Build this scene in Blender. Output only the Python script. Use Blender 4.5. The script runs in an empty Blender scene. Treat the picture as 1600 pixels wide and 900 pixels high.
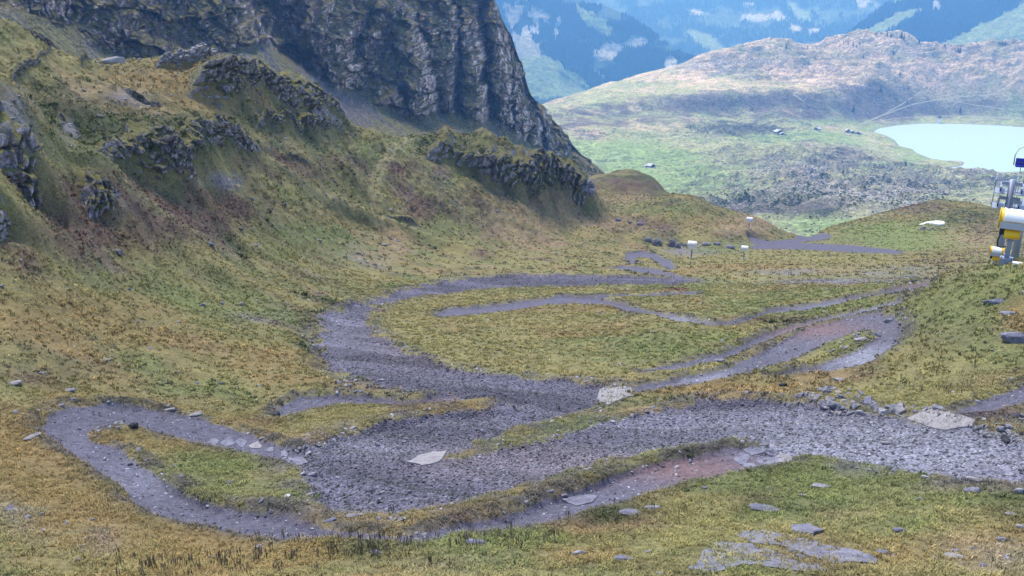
import bpy, math, random, time
import numpy as np
T0 = time.time()
random.seed(5)
SC = bpy.context.scene
COL = SC.collection
rad = math.radians

# ------------------------------------------------------------------ camera, world, sun, exposure
CAMZ = 440.0                     # metres above the lake
F = 1385.0                       # focal length in photo pixels (1600 x 900)
TH = rad(20)                     # camera looks 20 degrees down the slope
cam_d = bpy.data.cameras.new('camera')
cam_d.sensor_width = 36; cam_d.lens = 36 * F / 1600
cam_d.clip_start = 0.5; cam_d.clip_end = 40000
cam = bpy.data.objects.new('camera', cam_d); COL.objects.link(cam)
cam.location = (0, 0, CAMZ); cam.rotation_euler = (rad(90) - TH, 0, 0)
SC.camera = cam

SUN_AZ, SUN_EL = -30.0, 62.0      # degrees right of the view direction, above the horizon
world = bpy.data.worlds.new('World'); SC.world = world; world.use_nodes = True
wn = world.node_tree.nodes; wl = world.node_tree.links
sky = wn.new('ShaderNodeTexSky'); sky.sky_type = 'NISHITA'; sky.sun_disc = False
sky.sun_elevation = rad(SUN_EL); sky.sun_rotation = rad(SUN_AZ)
sky.altitude = 2200; sky.air_density = 1.0; sky.dust_density = 1.5
bg = wn['Background']; bg.inputs[1].default_value = 0.15
wl.new(sky.outputs[0], bg.inputs[0])
sun_d = bpy.data.lights.new('sun', 'SUN'); sun_d.energy = 2.1; sun_d.angle = rad(14); sun_d.color = (1.0, 0.93, 0.84)
sun = bpy.data.objects.new('sun', sun_d); COL.objects.link(sun); sun.location = (0, 0, 900)
sun.rotation_euler = (rad(90 - SUN_EL), 0, rad(180 - SUN_AZ))
SC.view_settings.view_transform = 'Standard'; SC.view_settings.look = 'None'
SC.view_settings.exposure = 1.33; SC.view_settings.gamma = 1
SC.cycles.max_bounces = 5; SC.cycles.diffuse_bounces = 3; SC.cycles.volume_bounces = 1
SC.cycles.use_denoising = True

# ------------------------------------------------------------------ helpers: projection
ct, st = math.cos(TH), math.sin(TH)
def pix(px, py):
    """azimuth and rise-over-run of the sight line through a photo pixel"""
    X = (np.asarray(px, float) - 800) / F; V = (450 - np.asarray(py, float)) / F
    yy = ct + V * st; zz = -st + V * ct
    return np.arctan2(X, yy), zz / np.hypot(X, yy)
def proj(x, y, z):
    z = z - CAMZ
    d = y * ct - z * st; v = y * st + z * ct
    d = np.where(d < 0.1, 0.1, d)
    return 800 + F * x / d, 450 - F * v / d

# ------------------------------------------------------------------ helpers: noise
def _h(ix, iy, iz, seed):
    n = (ix.astype(np.uint32) * np.uint32(374761393) + iy.astype(np.uint32) * np.uint32(668265263)
         + iz.astype(np.uint32) * np.uint32(2147483647 - 1640531) + np.uint32((seed * 362437 + 12345) & 0xffffffff))
    n = (n ^ (n >> np.uint32(13))) * np.uint32(1274126177)
    n = (n ^ (n >> np.uint32(15))) * np.uint32(2246822519)
    n = n ^ (n >> np.uint32(16))
    return n.astype(np.float32) / np.float32(4294967295.0)
def _fl(a):
    f = np.floor(a); return f.astype(np.int64), (a - f).astype(np.float32)
def vn2(x, y, seed=0):
    ix, fx = _fl(x); iy, fy = _fl(y); z = np.zeros_like(ix)
    u = fx * fx * fx * (fx * (fx * 6 - 15) + 10); v = fy * fy * fy * (fy * (fy * 6 - 15) + 10)
    a = _h(ix, iy, z, seed); b = _h(ix + 1, iy, z, seed); c = _h(ix, iy + 1, z, seed); d = _h(ix + 1, iy + 1, z, seed)
    return (a + (b - a) * u) * (1 - v) + (c + (d - c) * u) * v
def vn3(x, y, z, seed=0):
    ix, fx = _fl(x); iy, fy = _fl(y); iz, fz = _fl(z)
    u = fx * fx * (3 - 2 * fx); v = fy * fy * (3 - 2 * fy); w = fz * fz * (3 - 2 * fz)
    r = 0
    for k in (0, 1):
        a = _h(ix, iy, iz + k, seed); b = _h(ix + 1, iy, iz + k, seed); c = _h(ix, iy + 1, iz + k, seed); d = _h(ix + 1, iy + 1, iz + k, seed)
        r = r + ((a + (b - a) * u) * (1 - v) + (c + (d - c) * u) * v) * (w if k else 1 - w)
    return r
def fbm2(x, y, o=4, seed=0, gain=0.5):
    s = 0; a = 1; t = 0
    for k in range(o):
        s = s + a * (vn2(x * 2**k + 17.3 * k, y * 2**k - 9.1 * k, seed + k) - 0.5) * 2; t += a; a *= gain
    return s / t
def fbm3(x, y, z, o=4, seed=0, gain=0.5):
    s = 0; a = 1; t = 0
    for k in range(o):
        s = s + a * (vn3(x * 2**k + 7.7 * k, y * 2**k - 3.1 * k, z * 2**k + 5.5 * k, seed + k) - 0.5) * 2; t += a; a *= gain
    return s / t
def ridge2(x, y, o=4, seed=0, gain=0.5):
    s = 0; a = 1; t = 0
    for k in range(o):
        n = 1 - np.abs(2 * vn2(x * 2**k + 11.3 * k, y * 2**k + 4.1 * k, seed + k) - 1)
        s = s + a * n * n; t += a; a *= gain
    return s / t
def sstep(a, b, x):
    t = np.clip((x - a) / (b - a), 0, 1); return t * t * (3 - 2 * t)
def cells3(P, size, seed):
    """per-point random value of the nearest jittered cell and distance to the cell border"""
    q = P / size; b = np.floor(q).astype(np.int64)
    d1 = np.full(len(P), 9e9); d2 = np.full(len(P), 9e9); v1 = np.zeros(len(P))
    for i in (-1, 0, 1):
        for j in (-1, 0, 1):
            for k in (-1, 0, 1):
                c = b + (i, j, k)
                jx = _h(c[:, 0], c[:, 1], c[:, 2], seed); jy = _h(c[:, 0], c[:, 1], c[:, 2], seed + 1); jz = _h(c[:, 0], c[:, 1], c[:, 2], seed + 2)
                d = np.sqrt((c[:, 0] + jx - q[:, 0])**2 + (c[:, 1] + jy - q[:, 1])**2 + (c[:, 2] + jz - q[:, 2])**2)
                v = _h(c[:, 0], c[:, 1], c[:, 2], seed + 3)
                m = d < d1
                d2 = np.where(m, d1, np.minimum(d2, d)); v1 = np.where(m, v, v1); d1 = np.where(m, d, d1)
    return v1, d2 - d1

# ------------------------------------------------------------------ helpers: interpolation and sheets of terrain
def pslopes(X, Y):
    h = np.diff(X, axis=0); d = np.diff(Y, axis=0) / h
    m = np.zeros_like(Y); m[0] = d[0]; m[-1] = d[-1]
    if len(X) > 2:
        w1 = 2 * h[1:] + h[:-1]; w2 = h[1:] + 2 * h[:-1]
        same = (d[:-1] * d[1:]) > 0
        with np.errstate(divide='ignore', invalid='ignore'):
            hm = (w1 + w2) / (w1 / d[:-1] + w2 / d[1:])
        m[1:-1] = np.where(same, hm, 0)
    return m
def pchip(x, y, q):
    x = np.asarray(x, float); y = np.asarray(y, float)
    m = pslopes(x[:, None], y[:, None])[:, 0]
    q = np.clip(q, x[0], x[-1]); i = np.clip(np.searchsorted(x, q) - 1, 0, len(x) - 2)
    h = x[i + 1] - x[i]; t = (q - x[i]) / h
    return ((1 + 2 * t) * (1 - t)**2 * y[i] + t * (1 - t)**2 * h * m[i] + t * t * (3 - 2 * t) * y[i + 1] + t * t * (t - 1) * h * m[i + 1])
def pchip_rows(K, Y, q):
    """Y (K,N) at integer stations, query q (M,) -> (M,N)"""
    X = np.arange(K, dtype=float)[:, None] + np.zeros((1, Y.shape[1]))
    m = pslopes(X, Y); i = np.clip(np.floor(q).astype(int), 0, K - 2); t = (q - i)[:, None]
    return ((1 + 2 * t) * (1 - t)**2 * Y[i] + t * (1 - t)**2 * m[i] + t * t * (3 - 2 * t) * Y[i + 1] + t * t * (t - 1) * m[i + 1])

class Sheet:
    """A stretch of terrain given by contour-like lines of (px, py, horizontal distance in m) in order of growing distance."""
    def __init__(s, lines, az, rows, mingap=0.02):
        s.az = az; L = []; E = []
        for ln in lines:
            a = np.array(ln, float); A, e = pix(a[:, 0], a[:, 1])
            L.append(pchip(A, np.log(a[:, 2]), az)); E.append(pchip(A, e, az))
        for k in range(1, len(L)): L[k] = np.maximum(L[k], L[k - 1] + mingap)
        L = np.array(L); E = np.array(E)
        q = np.concatenate([np.linspace(k, k + 1, n, endpoint=False) for k, n in enumerate(rows)] + [[len(rows)]])
        s.q = q
        s.r = np.exp(pchip_rows(len(lines), L, q)); s.e = pchip_rows(len(lines), E, q)
        s.x = s.r * np.sin(az); s.y = s.r * np.cos(az); s.z = CAMZ + s.r * s.e
        s.E0 = s.e.copy()
    def ray(s, px, py, table=None):
        """first point of the base surface on the sight line of a photo pixel"""
        a, e = pix(px, py); a = float(a); e = float(e)
        c = np.interp(a, s.az, np.arange(len(s.az))); i = int(min(c, len(s.az) - 2)); f = c - i
        Ec = s.E0[:, i] * (1 - f) + s.E0[:, i + 1] * f; Rc = s.r[:, i] * (1 - f) + s.r[:, i + 1] * f
        w = np.nonzero(Ec >= e)[0]
        k = int(w[0]) if len(w) else int(np.argmax(Ec))
        if k > 0 and len(w): g = (e - Ec[k - 1]) / (Ec[k] - Ec[k - 1]); R = Rc[k - 1] + g * (Rc[k] - Rc[k - 1])
        else: R = Rc[k]
        return R * math.sin(a), R * math.cos(a)
    def table(s, n=1600):
        s.lr = np.linspace(math.log(s.r[0].max()), math.log(s.r[-1].max()), n)
        s.H = np.empty((n, len(s.az)), np.float32); lr = np.log(s.r)
        for j in range(len(s.az)): s.H[:, j] = np.interp(s.lr, lr[:, j], s.z[:, j])
    def at(s, x, y):
        a = np.arctan2(x, y); l = np.log(np.hypot(x, y))
        c = np.interp(a, s.az, np.arange(len(s.az))); i = np.clip(c.astype(int), 0, len(s.az) - 2); f = c - i
        g = np.interp(l, s.lr, np.arange(len(s.lr))); k = np.clip(g.astype(int), 0, len(s.lr) - 2); h = g - k
        H = s.H
        return (H[k, i] * (1 - f) + H[k, i + 1] * f) * (1 - h) + (H[k + 1, i] * (1 - f) + H[k + 1, i + 1] * f) * h
    def pick(s, A, x, y):
        """nearest value of a per-vertex array"""
        a = np.arctan2(x, y); c = np.clip(np.rint(np.interp(a, s.az, np.arange(len(s.az)))).astype(int), 0, len(s.az) - 1)
        r = np.hypot(x, y); lo = np.zeros(len(x), int); hi = np.full(len(x), len(s.q) - 1)
        for _ in range(12):
            m = (lo + hi) // 2; up = s.r[m, c] < r; lo = np.where(up, m, lo); hi = np.where(up, hi, m)
        return A[lo, c]
    def normals(s):
        P = np.stack([s.x, s.y, s.z], -1); a = np.gradient(P, axis=1); b = np.gradient(P, axis=0)
        n = np.cross(a, b); n /= np.linalg.norm(n, axis=-1, keepdims=True) + 1e-9
        return n

def polydist(x, y, P):
    """signed distance (inside > 0) to a closed polygon"""
    P = np.asarray(P, float); x = np.asarray(x); y = np.asarray(y)
    d = np.full(x.shape, 1e9); ins = np.zeros(x.shape, bool)
    for (x0, y0), (x1, y1) in zip(P, np.roll(P, -1, 0)):
        dx, dy = x1 - x0, y1 - y0; L = dx * dx + dy * dy + 1e-12
        t = np.clip(((x - x0) * dx + (y - y0) * dy) / L, 0, 1)
        d = np.minimum(d, (x - x0 - t * dx)**2 + (y - y0 - t * dy)**2)
        if y0 != y1:
            c = ((y0 > y) != (y1 > y)) & (x < (x1 - x0) * (y - y0) / (y1 - y0) + x0); ins ^= c
    d = np.sqrt(d); return np.where(ins, d, -d)
def linedist(x, y, P):
    d = np.full(np.shape(x), 1e9)
    for (x0, y0), (x1, y1) in zip(P[:-1], P[1:]):
        dx, dy = x1 - x0, y1 - y0; t = np.clip(((x - x0) * dx + (y - y0) * dy) / (dx * dx + dy * dy + 1e-12), 0, 1)
        d = np.minimum(d, (x - x0 - t * dx)**2 + (y - y0 - t * dy)**2)
    return np.sqrt(d)
def dense(P, step=14, closed=True):
    out = []; n = len(P)
    for i in range(n if closed else n - 1):
        (x0, y0), (x1, y1) = P[i], P[(i + 1) % n]; k = max(1, int(math.hypot(x1 - x0, y1 - y0) / step))
        for j in range(k): out.append((x0 + (x1 - x0) * j / k, y0 + (y1 - y0) * j / k))
    if not closed: out.append(P[-1])
    return out
def ground_poly(sheet, P, closed=True, step=14):
    return np.array([sheet.ray(*p) for p in dense(P, step, closed)])
def local(fn, x, y, P, margin):
    """evaluate fn only near the bounding box of P"""
    P = np.asarray(P); lo = P.min(0) - margin; hi = P.max(0) + margin
    m = (x > lo[0]) & (x < hi[0]) & (y > lo[1]) & (y < hi[1])
    out = np.full(x.shape, -1e9 if fn is polydist else 1e9); out[m] = fn(x[m], y[m], P); return out

# ------------------------------------------------------------------ helpers: objects
def set_tags(o, label=None, cat=None, group=None, kind=None):
    if label: o['label'] = label
    if cat: o['category'] = cat
    if group: o['group'] = group
    if kind: o['kind'] = kind
    return o
def mesh_np(name, V, Fc, mat=None, smooth=True, attrs=None):
    V = np.ascontiguousarray(V, np.float32); Fc = np.ascontiguousarray(Fc, np.int32); k = Fc.shape[1]
    me = bpy.data.meshes.new(name); me.vertices.add(len(V)); me.vertices.foreach_set('co', V.ravel())
    me.loops.add(Fc.size); me.loops.foreach_set('vertex_index', Fc.ravel())
    me.polygons.add(len(Fc)); me.polygons.foreach_set('loop_start', np.arange(0, Fc.size, k, dtype=np.int32))
    me.polygons.foreach_set('use_smooth', np.full(len(Fc), smooth))
    me.update(calc_edges=True)
    for nm, (ty, arr) in (attrs or {}).items():
        a = me.attributes.new(nm, ty, 'POINT')
        a.data.foreach_set({'FLOAT': 'value', 'FLOAT_COLOR': 'color', 'FLOAT_VECTOR': 'vector'}[ty], np.ascontiguousarray(arr, np.float32).ravel())
    if mat: me.materials.append(mat)
    return me
def link(name, me, parent=None, loc=None, rot=None):
    o = bpy.data.objects.new(name, me); COL.objects.link(o)
    if parent: o.parent = parent
    if loc is not None: o.location = loc
    if rot is not None: o.rotation_euler = rot
    return o
def empty(name, loc, rz=0):
    o = bpy.data.objects.new(name, None); COL.objects.link(o); o.location = loc; o.rotation_euler = (0, 0, rz); o.empty_display_size = 0.3
    return o
def grid_faces(nr, nc):
    i = np.arange((nr - 1) * (nc - 1)); r = i // (nc - 1); c = i % (nc - 1); a = r * nc + c
    return np.stack([a, a + 1, a + nc + 1, a + nc], -1)
def submesh(name, V, Fc, keep, mat, attrs):
    f = Fc[keep]; u, inv = np.unique(f, return_inverse=True)
    return mesh_np(name, V[u], inv.reshape(f.shape), mat, True, {k: (t, a[u]) for k, (t, a) in attrs.items()})
class MB:
    """collects boxes, bars and tubes into one mesh"""
    def __init__(s): s.v = []; s.f = []
    def add(s, vs, fs):
        n = len(s.v); s.v += [tuple(v) for v in vs]; s.f += [tuple(i + n for i in f) for f in fs]; return s
    def box(s, x0, x1, y0, y1, z0, z1):
        return s.add([(x0, y0, z0), (x1, y0, z0), (x1, y1, z0), (x0, y1, z0), (x0, y0, z1), (x1, y0, z1), (x1, y1, z1), (x0, y1, z1)],
                     [(0, 3, 2, 1), (4, 5, 6, 7), (0, 1, 5, 4), (1, 2, 6, 5), (2, 3, 7, 6), (3, 0, 4, 7)])
    def tube(s, pts, r, n=10, cap=True):
        P = [np.array(p, float) for p in pts]; rs = r if isinstance(r, (list, tuple)) else [r] * len(P); rings = []
        for i, p in enumerate(P):
            d = P[min(i + 1, len(P) - 1)] - P[max(i - 1, 0)]; d /= np.linalg.norm(d) + 1e-9
            u = np.cross(d, (0, 0, 1) if abs(d[2]) < 0.9 else (1, 0, 0)); u /= np.linalg.norm(u); w = np.cross(d, u)
            rings.append([p + rs[i] * (math.cos(2 * math.pi * k / n) * u + math.sin(2 * math.pi * k / n) * w) for k in range(n)])
        vs = [v for R in rings for v in R]
        fs = [(i * n + k, i * n + (k + 1) % n, (i + 1) * n + (k + 1) % n, (i + 1) * n + k) for i in range(len(P) - 1) for k in range(n)]
        if cap: fs += [tuple(range(n))[::-1], tuple((len(P) - 1) * n + k for k in range(n))]
        return s.add(vs, fs)
    def build(s, name, mat, parent=None, smooth=False, loc=None):
        me = bpy.data.meshes.new(name); me.from_pydata(s.v, [], s.f); me.materials.append(mat)
        if smooth: me.polygons.foreach_set('use_smooth', [True] * len(me.polygons))
        me.update(); return link(name, me, parent, loc)

# ------------------------------------------------------------------ materials
class NT:
    def __init__(s, name):
        s.m = bpy.data.materials.new(name); s.m.use_nodes = True; s.t = s.m.node_tree; s.t.nodes.clear()
        s.out = s.t.nodes.new('ShaderNodeOutputMaterial'); s.b = s.t.nodes.new('ShaderNodeBsdfPrincipled')
        s.t.links.new(s.b.outputs[0], s.out.inputs[0]); s.b.inputs['Roughness'].default_value = 0.9
        s.b.inputs['Specular IOR Level'].default_value = 0.2
        s.pos = s.t.nodes.new('ShaderNodeNewGeometry').outputs['Position']
        s.obj = s.t.nodes.new('ShaderNodeTexCoord').outputs['Object']
    def lk(s, a, b): s.t.links.new(a, b)
    def put(s, sock, v):
        if isinstance(v, bpy.types.NodeSocket): s.lk(v, sock)
        elif isinstance(v, (tuple, list)) and len(v) == 3 and len(getattr(sock, 'default_value', (0, 0, 0))) == 4: sock.default_value = (*v, 1)
        else: sock.default_value = v
    def noise(s, scale, detail=4, rough=0.6, vec=None, dist=0.0, stretch=None):
        n = s.t.nodes.new('ShaderNodeTexNoise'); n.inputs['Scale'].default_value = scale; n.inputs['Detail'].default_value = detail
        n.inputs['Roughness'].default_value = rough; n.inputs['Distortion'].default_value = dist
        v = vec or s.pos
        if stretch:
            mp = s.t.nodes.new('ShaderNodeMapping'); s.lk(v, mp.inputs[0]); mp.inputs['Scale'].default_value = stretch
            if len(stretch) == 3: v = mp.outputs[0]
        s.lk(v, n.inputs['Vector']); return n.outputs['Fac']
    def vor(s, scale, feat='F1', vec=None, out='Distance'):
        n = s.t.nodes.new('ShaderNodeTexVoronoi'); n.feature = feat; n.inputs['Scale'].default_value = scale; s.lk(vec or s.pos, n.inputs['Vector'])
        return n.outputs[out]
    def ramp(s, fac, stops):
        n = s.t.nodes.new('ShaderNodeValToRGB'); s.lk(fac, n.inputs[0]); cr = n.color_ramp
        while len(cr.elements) < len(stops): cr.elements.new(0.5)
        for el, (p, c) in zip(cr.elements, stops):
            el.position = p; el.color = (*c, 1) if isinstance(c, tuple) else (c, c, c, 1)
        return n.outputs[0]
    def mix(s, a, b, fac, mode='MIX'):
        n = s.t.nodes.new('ShaderNodeMix'); n.data_type = 'RGBA'; n.blend_type = mode; n.clamp_factor = True
        s.put(n.inputs[0], fac); s.put(n.inputs[6], a); s.put(n.inputs[7], b); return n.outputs[2]
    def math(s, op, a, b=0.0, c=0.0):
        n = s.t.nodes.new('ShaderNodeMath'); n.operation = op; s.put(n.inputs[0], a); s.put(n.inputs[1], b); s.put(n.inputs[2], c); return n.outputs[0]
    def mr(s, v, a, b, c, d):
        n = s.t.nodes.new('ShaderNodeMapRange'); s.put(n.inputs[0], v)
        for i, q in enumerate((a, b, c, d)): n.inputs[i + 1].default_value = q
        return n.outputs[0]
    def attr(s, name, inst=False):
        n = s.t.nodes.new('ShaderNodeAttribute'); n.attribute_name = name; n.attribute_type = 'INSTANCER' if inst else 'GEOMETRY'; return n
    def nz(s):
        g = s.t.nodes.new('ShaderNodeNewGeometry'); x = s.t.nodes.new('ShaderNodeSeparateXYZ'); s.lk(g.outputs['Normal'], x.inputs[0]); return x.outputs[2]
    def bump(s, h, dist, strength=1.0, base=None):
        n = s.t.nodes.new('ShaderNodeBump'); n.inputs['Distance'].default_value = dist; n.inputs['Strength'].default_value = strength
        s.lk(h, n.inputs['Height'])
        if base is not None: s.lk(base, n.inputs['Normal'])
        return n.outputs[0]
    def done(s, col, normal=None, rough=None):
        s.put(s.b.inputs['Base Color'], col)
        if normal is not None: s.lk(normal, s.b.inputs['Normal'])
        if rough is not None: s.put(s.b.inputs['Roughness'], rough)
        return s.m
def gmul(n, c, fac):  # colour times grey value
    v = n.t.nodes.new('ShaderNodeVectorMath'); v.operation = 'SCALE'; n.lk(c, v.inputs[0]); n.lk(fac, v.inputs['Scale']); return v.outputs[0]

def mat_terrain(name, s1, s2, lo, hi, bumpd, sp=0.0):
    n = NT(name); a = n.attr('col').outputs['Color']
    f1 = n.noise(s1, 5, 0.75); f2 = n.noise(s2, 4, 0.65)
    m = n.math('MULTIPLY', n.mr(f1, 0.3, 0.7, lo, hi), n.mr(f2, 0.3, 0.7, 0.75, 1.25))
    c = gmul(n, a, m)
    if sp:
        v = n.mr(n.noise(s1 * 2.3, 2, 0.5), 0.62, 0.72, 0.0, sp); c = n.mix(c, (0.42, 0.38, 0.30), v)
    b = n.bump(f1, bumpd, 1.0, n.bump(f2, bumpd * (s1 / s2) * 0.5, 0.7))
    return n.done(c, b)
M = {}
M['grass_ground'] = mat_terrain('grass_ground', 6.5, 0.8, 0.40, 1.32, 0.10, 0.25)
def m_gravel():
    n = NT('gravel'); a = n.attr('col').outputs['Color']
    d = n.vor(11.0, out='Color'); sx = n.t.nodes.new('ShaderNodeSeparateColor'); n.lk(d, sx.inputs[0])
    e = n.vor(11.0); f = n.noise(2.0, 5, 0.7)
    m = n.math('MULTIPLY', n.mr(sx.outputs[0], 0, 1, 0.55, 1.55), n.mr(f, 0.3, 0.7, 0.7, 1.3))
    h = n.math('ADD', n.math('MULTIPLY', sx.outputs[1], 0.6), n.math('SUBTRACT', 0.4, e))
    return n.done(gmul(n, a, m), n.bump(h, 0.06, 1.0), 0.75)
M['gravel'] = m_gravel()
def m_trail():
    n = NT('trail_dirt'); a = n.attr('col').outputs['Color']; f = n.noise(3.0, 6, 0.7); g = n.noise(25, 2, 0.5)
    m = n.math('MULTIPLY', n.mr(f, 0.3, 0.7, 0.6, 1.4), n.mr(g, 0.35, 0.65, 0.6, 1.45))
    return n.done(gmul(n, a, m), n.bump(f, 0.08, 1.0, n.bump(g, 0.02, 1.0)), 0.8)
M['trail'] = m_trail()
M['mid'] = mat_terrain('valley_ground', 0.13, 0.035, 0.35, 1.65, 5.0)
M['far'] = mat_terrain('far_ground', 0.045, 0.010, 0.45, 1.55, 22)
def m_rock(name, col, dark, light, scale, grass=None, gz=(0.5, 0.75), stretch=None, strength=1.0, bd=0.12):
    n = NT(name); f = n.noise(scale, 6, 0.72, stretch=stretch); g = n.noise(scale * 5, 4, 0.7, stretch=stretch)
    v = n.vor(scale * 2.2)
    c = n.ramp(n.math('ADD', n.math('MULTIPLY', f, 0.6), n.math('MULTIPLY', g, 0.4)), [(0.36, dark), (0.5, col), (0.62, light)])
    h = n.math('ADD', f, n.math('MULTIPLY', g, 0.4))
    b = n.bump(h, bd, strength, n.bump(v, bd * 0.6, 0.6))
    if grass:
        q = n.mr(n.math('ADD', n.nz(), n.math('MULTIPLY', n.math('SUBTRACT', n.noise(scale * 1.3, 4), 0.5), 0.9)), gz[0], gz[1], 0, 1)
        gc = n.ramp(n.noise(scale * 4, 4, 0.7), [(0.35, grass[0]), (0.6, grass[1])])
        c = n.mix(c, gc, q)
    return n.done(c, b, 0.88)
ROCK = ((0.17, 0.158, 0.19), (0.05, 0.047, 0.062), (0.40, 0.37, 0.41))
M['crag'] = m_rock('crag_rock', *ROCK, 1.1, ((0.045, 0.06, 0.02), (0.15, 0.13, 0.05)), (0.50, 0.68), strength=0.8)
M['stone'] = m_rock('grey_stone', (0.18, 0.178, 0.21), (0.08, 0.08, 0.10), (0.36, 0.35, 0.38), 3.0, bd=0.04)
M['pale_stone'] = m_rock('pale_stone', (0.25, 0.235, 0.245), (0.15, 0.14, 0.155), (0.34, 0.32, 0.33), 4.0, bd=0.02)
M['blue_slab'] = m_rock('blue_grey_slab', (0.16, 0.158, 0.205), (0.085, 0.085, 0.11), (0.24, 0.24, 0.29), 2.2, bd=0.05)
M['dark_stone'] = m_rock('dark_stone', (0.04, 0.038, 0.045), (0.02, 0.02, 0.024), (0.09, 0.085, 0.10), 4.0, bd=0.03)
def m_plain(name, col, rough=0.6, metal=0.0, var=0.12, scale=6.0):
    n = NT(name); f = n.noise(scale, 4, 0.6, vec=n.obj)
    c = n.mix(tuple(x * (1 - var) for x in col), tuple(min(1, x * (1 + var)) for x in col), f)
    n.b.inputs['Metallic'].default_value = metal; n.b.inputs['Specular IOR Level'].default_value = 0.4
    return n.done(c, n.bump(f, 0.01, 0.4), rough)
M['white'] = m_plain('white_tarpaulin', (0.80, 0.79, 0.80), 0.7, var=0.05)
M['yellow'] = m_plain('yellow_paint', (0.85, 0.52, 0.02), 0.45)
M['black'] = m_plain('black_rubber', (0.02, 0.02, 0.022), 0.7)
M['steel'] = m_plain('galvanised_steel', (0.30, 0.33, 0.42), 0.5, 0.3)
M['blue'] = m_plain('blue_seat', (0.02, 0.03, 0.35), 0.5)
M['wood'] = m_plain('dark_wood', (0.06, 0.045, 0.035), 0.85, scale=1.0)
M['whitewash'] = m_plain('white_render', (0.75, 0.74, 0.72), 0.85, scale=1.0)
M['roof'] = m_plain('grey_roof', (0.42, 0.42, 0.46), 0.8, scale=1.0)
M['glass'] = m_plain('window_glass', (0.03, 0.035, 0.045), 0.2)
M['bark'] = m_plain('bark', (0.06, 0.045, 0.035), 0.9)
M['needle'] = m_plain('conifer_needles', (0.018, 0.032, 0.022), 0.9, var=0.5)

# ------------------------------------------------------------------ near ground
AZ = np.concatenate([np.linspace(rad(-62), rad(-36.2), 24), np.linspace(rad(-36), rad(36), 735), np.linspace(rad(36.2), rad(62), 24)])
N_LINES = [
 [(-400,1600,4),(2000,1600,4)],
 [(-200,900,22),(0,900,20),(400,900,18),(800,900,17),(1200,900,17),(1600,900,18),(1800,900,19)],
 [(-200,780,30),(0,790,28),(400,835,25),(800,800,26),(1200,750,28.5),(1600,765,27),(1800,770,27)],
 [(-200,690,36),(0,690,36),(400,700,36),(800,700,36),(1200,690,34),(1600,680,34),(1800,680,34)],
 [(-200,600,43),(0,600,43),(200,610,46),(400,620,48),(800,620,48),(1200,620,46),(1400,610,44),(1600,590,43),(1800,580,42)],
 [(-200,520,48),(0,520,50),(200,520,57),(400,520,66),(500,520,70),(800,520,72),(1200,520,70),(1400,510,60),(1500,500,53),(1600,500,52),(1800,490,50)],
 [(-200,430,54),(0,440,56),(200,440,68),(400,440,86),(600,445,104),(800,438,112),(1100,440,112),(1300,440,105),(1400,448,85),(1450,438,70),(1500,424,66),(1560,414,63),(1600,404,62),(1650,385,60),(1800,340,58)],
 [(-200,370,60),(0,370,62),(200,370,77),(400,380,100),(600,395,125),(800,410,140),(1000,415,150),(1300,420,140),(1400,430,115),(1450,440,95),(1500,445,85),(1600,440,82),(1800,410,80)],
 [(-200,280,70),(0,290,72),(200,300,88),(400,320,112),(600,350,145),(800,375,175),(900,390,190),(1000,398,190),(1100,400,195),(1200,398,205),(1300,396,210),(1400,398,210),(1500,396,200),(1600,396,190),(1800,395,180)],
 [(-200,180,84),(0,190,86),(200,210,104),(400,240,132),(600,280,165),(800,310,200),(900,350,215),(1000,370,220),(1100,375,225),(1180,375,240),(1250,380,250),(1350,386,245),(1450,390,240),(1600,385,230),(1800,385,230)],
 [(-200,0,120),(0,47,128),(100,85,140),(170,98,150),(250,90,160),(350,95,170),(400,112,175),(470,135,180),(545,192,188),(640,213,205),(700,213,215),(760,225,222),(830,262,230),(880,275,238),(925,303,245),(960,330,250),(1000,318,255),(1060,303,260),(1120,322,265),(1180,340,270),(1230,362,280),(1260,370,290),(1300,354,330),(1360,338,360),(1430,320,390),(1480,312,410),(1545,322,410),(1600,335,400),(1800,345,390)],
 [(-200,15,127),(0,62,136),(170,112,158),(350,110,180),(470,155,190),(545,206,200),(700,228,228),(830,275,245),(900,300,262),(940,308,275),(985,305,285),(1040,312,285),(1080,325,285),(1200,370,295),(1260,380,310),(1300,365,350),(1480,325,430),(1600,350,420),(1800,360,420)],
 [(-200,80,150),(0,120,160),(170,170,185),(350,170,210),(545,245,230),(700,260,260),(830,285,280),(900,288,300),(930,276,310),(960,270,315),(985,268,318),(1010,276,318),(1045,300,318),(1080,335,318),(1200,400,330),(1300,400,380),(1480,350,460),(1800,390,450)],
 [(-200,300,330),(0,330,340),(400,350,380),(900,380,440),(1000,400,460),(1300,430,520),(1800,430,560)],
]
NS = Sheet(N_LINES, AZ, [26,84,80,72,88,80,44,66,84,112,14,40,26])
print('near grid', NS.x.shape, time.time() - T0)

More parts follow.
